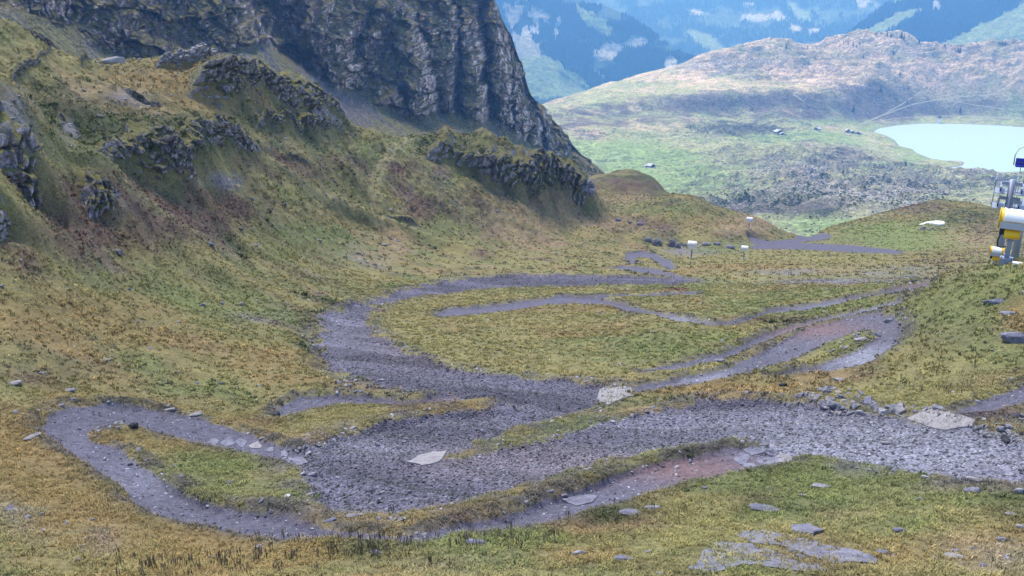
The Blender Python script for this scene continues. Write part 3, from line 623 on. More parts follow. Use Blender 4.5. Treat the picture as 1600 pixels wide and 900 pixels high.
def m_cliff():
    n = NT('cliff_rock'); a = n.attr('col').outputs['Color']; f1 = n.noise(0.35, 6, 0.8, stretch=(1, 1, 0.45)); f2 = n.noise(1.4, 3, 0.7, stretch=(1, 1, 0.5))
    m = n.math('MULTIPLY', n.mr(f1, 0.33, 0.67, 0.3, 1.8), n.mr(f2, 0.3, 0.7, 0.75, 1.25))
    cr = n.noise(0.5, 3, 0.5, stretch=(1, 1, 0.12)); ck = n.mr(n.math('ABSOLUTE', n.math('SUBTRACT', cr, 0.5)), 0.0, 0.03, 0.45, 1.0)
    lr_ = n.noise(0.22, 3, 0.5, stretch=(.25, .25, 1.6)); lk_ = n.mr(n.math('ABSOLUTE', n.math('SUBTRACT', lr_, 0.5)), 0.0, 0.018, 0.55, 1.0)
    m = n.math('MULTIPLY', m, n.math('MULTIPLY', ck, lk_))
    return n.done(gmul(n, a, m), n.bump(n.math('MULTIPLY', ck, lk_), 1.5, 1.0, n.bump(f1, 2.6, 1.0, n.bump(f2, 0.6, 0.8))))
M['cliff'] = m_cliff()
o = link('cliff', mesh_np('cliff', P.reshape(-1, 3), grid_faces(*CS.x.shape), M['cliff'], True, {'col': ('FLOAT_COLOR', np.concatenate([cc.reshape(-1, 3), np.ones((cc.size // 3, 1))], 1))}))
set_tags(o, kind='structure')
print('cliff', time.time() - T0)

# ------------------------------------------------------------------ valley floor with the lake, and the hills beyond it
MA = np.linspace(float(pix(700, 200)[0]), float(pix(1900, 200)[0]), 640)
M_LINES = [
 [(600,620,300),(900,600,330),(1300,560,420),(1700,560,420),(2000,560,420)],
 [(600,400,800),(900,385,830),(1300,375,850),(1700,375,850),(2000,375,850)],
 [(600,330,1120),(900,325,1150),(1300,322,1150),(1700,320,1150),(2000,320,1150)],
 [(600,280,1650),(900,278,1650),(1150,277,1600),(1300,276,1640),(1400,282,1720),(1500,287,1800),(2000,287,1830)],
 [(600,240,1900),(900,238,1930),(1050,236,1980),(1200,236,2080),(1350,237,2190),(1450,236,2215),(2000,236,2215)],
 [(600,205,2150),(900,200,2200),(1050,199,2300),(1200,199,2450),(1350,200,2530),(1450,200,2545),(2000,200,2545)],
 [(600,185,2400),(850,180,2450),(1000,178,2550),(1200,185,2700),(1350,186,2730),(1500,184,2740),(2000,184,2740)],
 [(600,178,2600),(850,170,2650),(920,152,2700),(1000,150,2750),(1100,150,2750),(1250,145,2850),(1400,145,2900),(1500,150,2950),(2000,150,2950)],
 [(600,174,2800),(850,167,2850),(920,143,2900),(1000,125,3000),(1100,110,3050),(1200,100,3100),(1300,100,3150),(1400,100,3200),(1500,100,3250),(2000,100,3250)],
 [(600,172,3000),(840,166,3020),(880,152,3060),(920,141,3100),(1000,119,3200),(1060,104,3250),(1120,81,3350),(1200,61,3450),(1225,60,3450),(1245,68,3450),(1265,69,3450),(1300,59,3500),(1340,53,3500),(1380,52,3500),(1400,50,3500),(1425,56,3500),(1440,68,3500),(1470,71,3500),(1500,70,3500),(1540,68,3500),(1570,68,3500),(1600,66,3500),(2000,60,3500)],
 [(600,200,3400),(900,200,3500),(1200,150,3800),(2000,150,3900)],
 [(600,300,4200),(2000,300,4300)],
]
MS = Sheet(M_LINES, MA, [8, 20, 66, 66, 60, 54, 36, 50, 60, 60, 10, 6])
LAKE = [(1365,206),(1372,201),(1400,196),(1440,193),(1480,193),(1560,196),(1600,199),(1760,206),(1900,215),(1900,268),(1700,270),(1600,268),(1570,269),(1545,267),(1515,269),(1492,266),(1484,262),(1503,259),(1507,254),(1500,251),(1478,251),(1455,248),(1445,244),(1432,239),(1425,233),(1405,228),(1398,219),(1385,212)]
def on_plane(px, py, z):
    a, e = pix(px, py); r = (z - CAMZ) / float(e); return (r * math.sin(float(a)), r * math.cos(float(a)))
LW = np.array([on_plane(px, py, 0) for px, py in dense(LAKE, 12)])
x, y = MS.x, MS.y; mpx, mpy = proj(x, y, MS.z)
sl = local(polydist, x, y, LW, 310)
rough = sstep(1150, 1400, x + 0 * x)
qz = MS.q[:, None]
front = sstep(0.8, 1.3, qz) * (1 - sstep(8.85, 8.98, qz) * (1 - sstep(9.02, 9.3, qz)))
rocky = np.clip(np.exp(-((mpx - 1290) / 210)**2 - ((mpy - 290) / 52)**2) + 0.8 * np.exp(-((mpx - 1150) / 70)**2 - ((mpy - 202) / 14)**2) + 0.9 * sstep(1040, 1180, mpx) * sstep(135, 105, mpy) + 0.6 * np.exp(-((mpx - 1330) / 70)**2 - ((mpy - 150) / 25)**2) + 0.7 * np.exp(-((mpx - 1480) / 120)**2 - ((mpy - 285) / 14)**2), 0, 1)
dzm = front * (fbm2(x / 170, y / 170, 4, 201) * 14 + (ridge2(x / 60 + y / 130, y / 45, 4, 211) - 0.4) * (6 + 24 * rocky) + fbm2(x / 18, y / 14, 4, 213, .6) * (1.5 + 6.5 * rocky))
# long ridges and hollows that give the photograph's darker flanks
for P_, w, h in [([(870,178),(1000,160),(1230,150)], 55, 12), ([(1210,190),(1290,160),(1370,118),(1420,130)], 70, 26), ([(930,215),(1050,205),(1230,185)], 70, -8), ([(960,250),(1100,235),(1250,250)], 45, 7), ([(1080,320),(1200,300),(1300,330)], 35, 6), ([(1230,250),(1330,235)], 45, 9),
                 ([(1310,165),(1390,135),(1440,145)], 50, 12), ([(1000,118),(1100,92),(1200,72)], 60, 6), ([(1420,100),(1500,88),(1560,74)], 60, 14)]:
    W = ground_poly(MS, P_, False, 30); d = local(linedist, x, y, W, w * 3); dzm += 1.3 * h * np.exp(-(d / w)**2)
z0 = MS.z; near_l = sstep(-270, -50, sl)
z1 = np.where(sl > -300, z0 * (1 - near_l) + (np.clip(-sl * 0.04, -6, 30) + 0.5) * near_l, z0)
damp = np.where(sl > -300, 1 - sstep(-255, -20, sl), 1)
MS.z = z1 + dzm * damp
MS.z = np.where(sl > 0, -5.0 * sstep(-1, 12, sl), MS.z)
MS.E0 = (MS.z - CAMZ) / MS.r
n3 = MS.normals(); nzm = np.abs(n3[..., 2]); face = n3[..., 1] * np.sign(n3[..., 2])
mpx, mpy = proj(x, y, MS.z)
mg_ = {'lgreen': (0.33, 0.35, 0.18), 'green': (0.24, 0.33, 0.13), 'tan': (0.50, 0.41, 0.26), 'pinkish': (0.66, 0.50, 0.38), 'heath': (0.13, 0.11, 0.11), 'rock': (0.34, 0.31, 0.29), 'dark': (0.065, 0.08, 0.055)}
nm = list(mg_); mi = {k: i for i, k in enumerate(nm)}; Wm = np.zeros((len(nm),) + x.shape)
def mm(s, seed): return np.clip(0.5 + 1.1 * fbm2(x / s, y / s, 4, seed), 0, 1)
hi_ = sstep(185, 120, mpy)
Wm[mi['lgreen']] = 0.85 * mm(60, 301); Wm[mi['green']] = 0.5 * mm(80, 302); Wm[mi['tan']] = (0.4 + 0.85 * hi_) * mm(50, 303); Wm[mi['pinkish']] = (0.1 + 0.85 * hi_) * mm(60, 304); Wm[mi['rock']] = (0.28 - .05 * hi_) * rocky + 0.3 * mm(20, 305); Wm[mi['heath']] = 0.35 * mm(30, 306) + (0.2 - .15 * hi_) * rocky; Wm[mi['dark']] = 0.45 * mm(15, 307) * (0.4 + rocky)
for (a, b, sx, sy, c, w) in [(1110,162,110,14,'heath',1.2),(1230,155,40,8,'heath',.6),(900,190,60,16,'heath',.45),(1000,190,60,14,'heath',.35),(1370,150,60,26,'heath',1.3),(1290,165,50,10,'heath',.9),(1260,183,25,6,'heath',.8),(1460,172,80,12,'heath',.9),(1540,160,50,6,'heath',.8),(1590,165,20,20,'green',1.),
    (1000,255,90,22,'green',1.5),(1080,285,90,20,'green',.9),(950,235,60,14,'green',.9),(1300,350,60,9,'green',1.),(1150,230,90,10,'lgreen',.8),(1250,215,100,8,'green',.9),(1430,245,50,10,'green',.6),(1180,265,60,14,'lgreen',.5),(1300,190,60,6,'green',.7),(1000,200,60,8,'tan',.5),(920,205,40,10,'pinkish',.5),(1110,245,40,8,'heath',.6),
    (1240,265,60,12,'rock',.8),(1300,245,40,8,'heath',.5),(1230,320,110,16,'heath',.7),(1280,330,60,10,'dark',.9),(1350,300,120,14,'rock',.5),(1500,290,60,8,'dark',.5),(1150,200,60,9,'dark',1.),(1020,140,90,12,'lgreen',.8),(940,150,60,10,'lgreen',.9),(1120,100,80,14,'rock',.8),(1340,65,80,8,'pinkish',.8),(1420,78,30,10,'rock',.9),(1500,80,60,8,'heath',.5),(1480,110,120,20,'pinkish',.8),(1260,112,110,12,'pinkish',.6),(1380,130,90,8,'pinkish',.3)]:
    Wm[mi[c]] += w * np.exp(-((mpx - a) / sx)**2 - ((mpy - b) / sy)**2) * (0.5 + mm(35, 320 + mi[c]))
Wm = Wm**3.4; Wm /= Wm.sum(0) + 1e-9; cm = np.tensordot(np.moveaxis(Wm, 0, -1), np.array([mg_[k] for k in nm]), 1)
sr = sstep(0.97, 0.90, nzm)[..., None] * 0.45; cm = cm * (1 - sr) + np.array((0.13, 0.125, 0.13)) * sr
bank = (sstep(-9, -2, sl) * 0.8)[..., None] if True else 0; cm = cm * (1 - bank) + np.array((0.22, 0.22, 0.24)) * bank
o = link('valley', mesh_np('valley', np.stack([x, y, MS.z], -1).reshape(-1, 3), grid_faces(*x.shape), M['mid'], True, {'col': ('FLOAT_COLOR', np.concatenate([cm.reshape(-1, 3), np.ones((cm.size // 3, 1))], 1))}))
set_tags(o, kind='structure')
MS.table(1500)
def m_water():
    n = NT('lake_water'); f = n.noise(0.25, 3, 0.6); n.b.inputs['Specular IOR Level'].default_value = 0.35
    return n.done((0.36, 0.49, 0.51), n.bump(f, 0.5, 0.5), 0.5)
M['water'] = m_water()
from mathutils.geometry import tessellate_polygon
from mathutils import Vector
ctr = LW.mean(0); LB = [tuple(p + (p - ctr) / np.linalg.norm(p - ctr) * 10) for p in LW]
tri = tessellate_polygon([[Vector((a, b, 0)) for a, b in LB]])
me = bpy.data.meshes.new('lake'); me.from_pydata([(a, b, 0.0) for a, b in LB], [], [tuple(t) for t in tri]); me.materials.append(M['water']); me.update()
for p_ in me.polygons:
    if p_.normal.z < 0: p_.flip()
set_tags(link('lake', me), kind='structure')
print('valley', time.time() - T0)
jj = int(np.argmin(np.abs(MA - float(pix(1560, 260)[0])))); dbg = proj(MS.x[:, jj], MS.y[:, jj], MS.z[:, jj])
import os
if os.environ.get('DBG'): print('DBG', [(round(float(a)), round(float(b)), round(float(c), 1), round(float(d))) for a, b, c, d in zip(MS.r[:, jj], dbg[1], MS.z[:, jj], sl[:, jj]) if 1500 < a < 2300][::4])
def Q3(px, py, dz=0.0):
    x, y = MS.ray(px, py); return np.array((x, y, float(MS.at(np.array([x]), np.array([y]))[0]) + dz))
# pale gravel tracks through the valley: ribbons laid on the ground
M['track'] = m_plain('pale_track', (0.36, 0.34, 0.30), 0.95, scale=0.05)
def ribbon(P_, w, name='footpath', lift=0.6, S=MS, smooth=3):
    W = np.array([S.ray(*p) for p in dense(P_, 6, False)])
    for _ in range(smooth): W[1:-1] = (W[:-2] + 2 * W[1:-1] + W[2:]) / 4
    d = np.gradient(W, axis=0); d /= np.linalg.norm(d, axis=1, keepdims=True) + 1e-9; nn = np.stack([-d[:, 1], d[:, 0]], 1)
    rows = []
    for k in (-1, -0.5, 0, 0.5, 1):
        p = W + nn * w / 2 * k; z = S.at(p[:, 0], p[:, 1]) + lift - (0.5 if abs(k) == 1 else 0); rows.append(np.column_stack([p, z]))
    R = np.array(rows); o = link(name, mesh_np(name, R.reshape(-1, 3), grid_faces(*R.shape[:2]), M['track'])); set_tags(o, kind='structure')
for P_, w in [([(1325,201),(1350,192),(1400,185),(1467,181),(1530,182),(1600,186),(1700,190)], 4.5), ([(1325,201),(1270,193),(1218,184)], 4),
              ([(1328,200),(1380,180),(1420,165),(1450,158),(1500,152),(1570,146)], 4.5), ([(1350,192),(1390,174),(1420,156),(1442,142)], 4.5), ([(1240,147),(1256,159)], 5),
              ([(1345,206),(1370,215),(1372,221),(1360,227),(1353,233),(1365,238),(1400,240),(1412,248)], 4.5), ([(1480,157),(1530,165),(1570,171)], 3.5), ([(905,240),(930,248),(932,256)], 4), ([(1480,191),(1520,189),(1553,184)], 4), ([(1370,104),(1400,101),(1440,104)], 4)]:
    ribbon(P_, w * .62)

# ------------------------------------------------------------------ far mountainsides
M['far2'] = M['far']
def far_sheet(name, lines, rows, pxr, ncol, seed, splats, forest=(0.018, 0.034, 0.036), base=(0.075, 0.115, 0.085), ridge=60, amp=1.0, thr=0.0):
    A = np.linspace(float(pix(pxr[0], 60)[0]), float(pix(pxr[1], 60)[0]), ncol); S = Sheet(lines, A, rows)
    x, y = S.x, S.y; px, py = proj(x, y, S.z); n = S.normals(); u = x
    D = amp * ((ridge2(x / 420 + S.z / 500, y / 500 + S.z / 300, 4, seed) - 0.4) * ridge + fbm3(x / 90, y / 90, S.z / 90, 4, seed + 9) * 14)
    tow = -np.stack([x / S.r, y / S.r, 0 * x], -1)
    P = np.stack([x, y, S.z], -1) + tow * D[..., None]; fade = 1.0
    S.x, S.y, S.z = P[..., 0], P[..., 1], P[..., 2]
    f = sstep(-0.12, 0.12, fbm2(px / 60 + py / 90, py / 25, 5, seed + 3, 0.65) + thr); c = np.array(base) * (1 - f[..., None]) + np.array(forest) * f[..., None]
    c = c * (1 + 0.35 * fbm2(px / 5, py / 3, 3, seed + 4)[..., None])
    for (a, b, sx, sy, ang, colr, w) in splats:
        ca, sa = math.cos(rad(ang)), math.sin(rad(ang)); dx = (px - a) * ca + (py - b) * sa; dy = -(px - a) * sa + (py - b) * ca
        g = np.exp(-(dx / sx)**2 - (dy / sy)**2) * w + (0.42 + .16 * (colr[0] > .4)) * fbm2(px / 9, py / (9 + 7 * (colr[0] > .4)), 4, seed + int(a) % 50, 0.75)
        f = f * (1 - sstep(0.42, 0.60, g)); g = sstep(0.42, 0.60, g) * (np.exp(-(dx / sx)**2 - (dy / sy)**2) > 0.03); c = c * (1 - g[..., None]) + np.array(colr) * (1 + 0.2 * fbm2(px / 4, py / 4, 2, 3)[..., None]) * g[..., None]
    o = link(name, mesh_np(name, P.reshape(-1, 3), grid_faces(*x.shape), M['far'], True, {'col': ('FLOAT_COLOR', np.concatenate([c.reshape(-1, 3), np.ones((c.size // 3, 1))], 1))}))
    set_tags(o, kind='structure'); S.f = f * 1.0; S.c = c; S.px, S.py = px, py; return S
MEA = (0.20, 0.27, 0.13); CRG = (0.40, 0.41, 0.42); SCR = (0.24, 0.25, 0.23)
FA = far_sheet('mountainside', [[(500,420,4200),(800,300,4200),(1300,300,4300)], [(500,190,4600),(800,165,4700),(930,150,4800),(1050,150,4900),(1300,190,5000)],
    [(500,140,4800),(800,92,5000),(830,95,5000),(870,110,5000),(890,128,5050),(925,146,5100),(1000,145,5100),(1060,140,5100),(1100,135,5150),(1150,140,5200),(1300,185,5200)],
    [(500,30,5200),(800,40,5400),(900,70,5400),(1000,100,5400),(1060,110,5350),(1100,110,5350),(1150,135,5350),(1300,184,5300)],
    [(500,-60,5700),(800,-60,5900),(850,-40,5900),(900,-5,5850),(960,15,5800),(1000,40,5700),(1040,68,5600),(1070,88,5550),(1100,97,5500),(1150,130,5450),(1300,183,5400)],
    [(500,0,6400),(800,0,6500),(1000,60,6300),(1300,200,6000)]], [6, 30, 70, 70, 12], (640, 1280), 320, 401,
    [(850,115,75,26,25,MEA,1.5),(835,140,40,12,0,MEA,1.5),(930,38,48,16,40,MEA,.95),(820,70,22,34,-60,SCR,1.0),(830,50,30,22,30,CRG,.72),(870,45,8,28,10,CRG,.75),(950,80,32,16,-12,CRG,1.0),(995,68,28,10,-10,CRG,1.05),(1047,100,12,14,0,CRG,1.5),(935,118,30,9,40,CRG,.72),(840,25,30,18,30,SCR,.9),(985,22,14,10,30,CRG,.7),(800,20,40,40,0,SCR,.7)], thr=0.16)
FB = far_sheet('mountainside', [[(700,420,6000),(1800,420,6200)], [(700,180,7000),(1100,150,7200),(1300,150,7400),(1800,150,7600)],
    [(700,120,7300),(1100,95,7600),(1200,85,7700),(1300,70,7800),(1800,70,8000)],
    [(700,30,8200),(1100,20,8600),(1300,10,8800),(1800,0,9000)], [(700,-60,9400),(1100,-60,9600),(1400,-60,9800),(1800,-60,9800)], [(700,0,10800),(1800,0,10800)]],
    [6, 16, 50, 44, 6], (840, 1700), 260, 431,
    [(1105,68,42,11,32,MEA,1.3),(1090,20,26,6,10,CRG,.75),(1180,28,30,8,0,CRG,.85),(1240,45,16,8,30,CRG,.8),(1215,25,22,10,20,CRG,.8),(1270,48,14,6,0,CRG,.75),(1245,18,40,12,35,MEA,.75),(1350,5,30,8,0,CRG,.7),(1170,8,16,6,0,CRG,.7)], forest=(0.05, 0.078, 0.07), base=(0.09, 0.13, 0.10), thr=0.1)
FR = far_sheet('mountainside', [[(1200,420,4800),(2000,420,4800)], [(1200,200,5200),(1300,130,5300),(1500,130,5300),(2000,130,5300)],
    [(1200,150,5300),(1300,85,5400),(1340,62,5500),(1450,75,5500),(1480,72,5400),(1600,72,5000),(2000,60,5000)],
    [(1200,140,5600),(1300,78,5700),(1340,48,5800),(1400,20,6000),(1500,20,6000),(1600,15,5700),(2000,0,5700)],
    [(1200,130,6000),(1300,70,6100),(1340,42,6200),(1370,18,6400),(1400,0,6500),(1430,-14,6600),(1600,-60,6600),(2000,-60,6500)], [(1200,200,7300),(2000,60,7300)]],
    [6, 14, 50, 50, 8], (1230, 1900), 240, 461,
    [(1560,48,90,17,-22,MEA,1.9),(1600,28,60,18,-22,MEA,1.8),(1500,66,40,8,-15,MEA,1.6),(1620,60,120,16,0,MEA,1.6),(1385,40,60,9,-25,MEA,1.35),(1410,22,22,6,-15,MEA,.9),(1462,8,8,12,0,CRG,.8),(1400,3,30,4,-15,MEA,.8)], thr=0.35)
print('far', time.time() - T0)

# ------------------------------------------------------------------ air: pale haze round everything
hz = NT('haze'); hz.t.nodes.remove(hz.b); pv = hz.t.nodes.new('ShaderNodeVolumePrincipled'); hz.lk(pv.outputs[0], hz.out.inputs['Volume'])
pv.inputs['Color'].default_value = (0.16, 0.42, 1.0, 1); pv.inputs['Absorption Color'].default_value = (1, 1, 1, 1); pv.inputs['Density'].default_value = 0.00015; pv.inputs['Anisotropy'].default_value = 0.3
hb = MB().box(-9000, 9000, -300, 11500, -900, CAMZ + 620).build('haze', hz.m); set_tags(hb, kind='stuff')
hz.m.use_nodes = True

# ------------------------------------------------------------------ rock outcrops and boulders
def ico(sub):
    import bmesh
    bm = bmesh.new(); bmesh.ops.create_icosphere(bm, subdivisions=sub, radius=1.0)
    V = np.array([v.co[:] for v in bm.verts]); Fa = np.array([[v.index for v in f.verts] for f in bm.faces]); bm.free(); return V, Fa
ICO = {k: ico(k) for k in (2, 3, 4, 5)}
def lump(W, Dp, H, seed, sub, strata=20, th=0.16, rough=1.0, box=0.72):
    V, Fa = ICO[sub]; n = V.copy(); b = np.sign(n) * np.abs(n)**box; P = b * (W / 2, Dp / 2, H)
    S = min(H, W * 0.6); R = np.random.RandomState(seed); off = R.rand(3) * 100; Q = P + off
    d = fbm3(Q[:, 0] / (0.5 * S), Q[:, 1] / (0.5 * S), Q[:, 2] / (0.5 * S), 5, seed, 0.6) * 0.20 * S
    cv, cb = cells3(Q, 0.34 * S, seed + 5); d += (cv - 0.5) * 0.15 * S - 0.06 * S * np.exp(-(cb / 0.07)**2)
    a = rad(strata); s = (P[:, 2] * math.cos(a) - P[:, 0] * math.sin(a)) / (th * S) + fbm3(Q[:, 0] / S, Q[:, 1] / S, Q[:, 2] / S, 2, seed + 8) * 1.5
    fr = s - np.floor(s); d += (sstep(0, 0.75, fr) * (1 - sstep(0.85, 1, fr)) - 0.5) * 0.12 * S
    return P + n * d[:, None] * rough, Fa
def view_frame(p):
    r = math.hypot(p[0], p[1]); fwd = np.array((p[0] / r, p[1] / r, 0)); return np.array((fwd[1], -fwd[0], 0)), fwd
outs = {}
for gi_, (oi_, xy, H) in enumerate(SEG):
    lb, lumps, sd, mt_, sa_, k_ = OUTC[oi_]; R9 = sd + 31 * gi_
    if oi_ not in outs:
        c0 = xy[len(xy) // 2]; outs[oi_] = set_tags(empty('rock_outcrop', (c0[0], c0[1], float(NS.at(c0[:1], c0[1:2])[0]))), lb, 'rock outcrop')
    t = outs[oi_]; p0 = np.array(t.location); tg = np.gradient(xy, axis=0)
    for _ in range(10): tg[1:-1] = (tg[:-2] + tg[1:-1] + tg[2:]) / 3
    tg /= np.linalg.norm(tg, axis=1, keepdims=True) + 1e-9; ou = np.stack([tg[:, 1], -tg[:, 0]], 1); ou *= -np.sign((ou * xy).sum(1, keepdims=True))
    tc = -xy / np.linalg.norm(xy, axis=1, keepdims=True); ou = ou * .5 + tc * .5; ou /= np.linalg.norm(ou, axis=1, keepdims=True)
    f0 = xy + ou * .1 * H[:, None]; zb = NS.at(f0[:, 0], f0[:, 1])
    pv_ = np.linspace(0, 1, 56); bo = np.interp(pv_, [0, .12, .45, .66, .76, .86, 1], [-.10, -.06, .02, .14, .34, .8, 1.5]); zo = np.interp(pv_, [0, .12, .45, .66, .76, .86, 1], [-.35, 0, .55, .90, .97, .98, .8])
    dep_ = .45 if k_ < .3 else 1.0
    Px = xy[None, :, :] - ou[None] * (bo[:, None, None] * H[None, :, None]); zz = zb[None] + zo[:, None] * H[None]
    g_ = NS.at(Px[..., 0], Px[..., 1]); capw = sstep(.70, .84, pv_)[:, None]; zz = zz * (1 - capw) + (g_ + .04 * H[None] - 1.2 * sstep(.88, 1, pv_)[:, None] * .25 * H[None]) * capw
    Hs = max(np.percentile(H, 75), .4); Q = np.stack([Px[..., 0], Px[..., 1], zz], -1).reshape(-1, 3); us_ = np.cumsum(np.r_[0, np.linalg.norm(np.diff(xy, axis=0), axis=1)])[None, :] + 0 * zz; 
    d = fbm3(Q[:, 0] / (.8 * Hs), Q[:, 1] / (.8 * Hs), Q[:, 2] / (.6 * Hs), 5, R9, .62) * .30
    cv, cb = cells3(Q * (.6, .6, 1.5), .42 * Hs, R9 + 3); d += (cv - .5) * .22 - .10 * np.exp(-(cb / .08)**2)
    a_ = rad(sa_); sq = (Q[:, 2] * math.cos(a_) - us_.ravel() * math.sin(a_)) / (.30 * Hs) + 1.8 * fbm3(Q[:, 0] / (.9 * Hs), Q[:, 1] / (.9 * Hs), Q[:, 2] / (.9 * Hs), 4, R9 + 8, .6); fq = sq - np.floor(sq); d += (sstep(0, .7, fq) * (1 - sstep(.86, 1, fq)) - .5) * .17
    cv, cb = cells3(Q * (1, 1, 1.3), .17 * Hs, R9 + 13); d += (cv - .5) * .07
    d = d.reshape(zz.shape) + .28 * (ridge2(us_ / (1.5 * Hs) + R9, zz * .04, 2, R9 + 2) - .5)
    wv = sstep(0, .1, pv_) * (1 - sstep(.72, .86, pv_)); d = d * wv[:, None] * H[None]
    Px = Px + ou[None] * d[..., None]; zz = zz + .25 * np.abs(d) * sstep(.4, .6, pv_)[:, None]
    V3 = np.concatenate([Px, zz[..., None]], -1).reshape(-1, 3) - p0
    link('rock', mesh_np('rock', V3, grid_faces(*zz.shape), M[mt_], False), t)
def hull_rock(seed, flat=0.5, n=22):
    import bmesh
    R = random.Random(seed); bm = bmesh.new()
    for _ in range(n):
        a = R.random() * 6.283; z = R.uniform(-1, 1); q_ = (1 - abs(z)**3)**.33 * R.uniform(.82, 1); c, s_ = math.cos(a), math.sin(a); c = math.copysign(abs(c)**.7, c); s_ = math.copysign(abs(s_)**.7, s_)
        bm.verts.new((.5 * c * q_, .42 * s_ * q_ * R.uniform(.8, 1), z * flat * .5 * (1 + .35 * c)))
    r_ = bmesh.ops.convex_hull(bm, input=bm.verts); dl = [g for g in r_['geom_interior'] if isinstance(g, bmesh.types.BMVert)] 
    for v in dl: bm.verts.remove(v)
    bmesh.ops.triangulate(bm, faces=bm.faces); bm.verts.index_update(); V = np.array([v.co[:] for v in bm.verts]); Fa = np.array([[v.index for v in f.verts] for f in bm.faces]); bm.free(); return V, Fa
for lb, L_, mt_ in [
 ('dark rock blocks left of the white covered box beyond the far bike loop', [(1050,386,10,12),(1059,388,8,8),(1070,385,8,4)], 'stone'),
 ('slanting brown grey rock left of the dark blocks beyond the far bike loop', [(1026,384,14,10),(1012,378,11,6)], 'stone'),
 ('low grey rocks right of the white covered box beyond the far bike loop', [(1104,384,13,4),(1120,383,10,4),(1140,388,14,4)], 'stone'),
 ('grey rocks at the right foot of the turf covered crag on the ridge', [(921,292,14,9),(911,297,14,7),(920,302,18,6)], 'stone'),
 ('low rocks on the little ridge below the crag in the middle', [(966,346,9,4),(1000,352,10,4),(985,349,6,3)], 'stone')]:
    p0 = P3(*L_[0][:2]); t = set_tags(empty('rock_outcrop', p0), lb, 'rock outcrop')
    for k, (px, py, w, h) in enumerate(L_):
        p = P3(px, py); m = mpp(p); rt, fw = view_frame(p); L, Fa = lump(w * m * 1.1, w * m * .8, h * m, 900 + px, 4, 25, .3, .9); Fa = Fa[L[Fa][:, :, 2].max(1) > -.2 * h * m]; u_, iv_ = np.unique(Fa, return_inverse=True); L = L[u_]; Fa = iv_.reshape(Fa.shape)
        link('rock', mesh_np('rock', p + fw * w * m * .3 + L[:, :1] * rt + L[:, 1:2] * fw + L[:, 2:] * np.array((0, 0, 1)) - p0, Fa, M[mt_], False), t)
R_ = random.Random(8)
def boulder(px, py, w, h, seed, label=None, mat='stone', group=None, name='boulder', dep=0.8, cat='boulder', sub=3, sheet=None):
    G = sheet or P3; p = G(px, py); m = mpp(p); rt, fw = view_frame(p); W, H = w * m, h * m
    L, Fa = hull_rock(seed, 1.0, 30); a_ = R_.uniform(-.25, .25); L = L * (W * .95, W * dep, H * .9); L[:, 2] += L[:, 0] * math.tan(a_) * .5 + H * 0.12
    Wd = L[:, :1] * rt + L[:, 1:2] * fw + L[:, 2:] * np.array((0, 0, 1))
    o = link(name, mesh_np(name, Wd, Fa, M[mat], False), None, p + fw * W * dep * 0.3)
    return set_tags(o, label, cat, group)
boulder(178, 99, 38, 13, 41, 'big flat topped pale boulder on the skyline of the left ridge', 'pale_stone', dep=0.5)
boulder(208, 670, 17, 14, 42, 'black squarish boulder at the tip of the grass island in the left trail loop', 'dark_stone')
boulder(427, 651, 26, 9, 43, 'dark flat boulder at the left end of the low berm trail', 'dark_stone', dep=0.6)
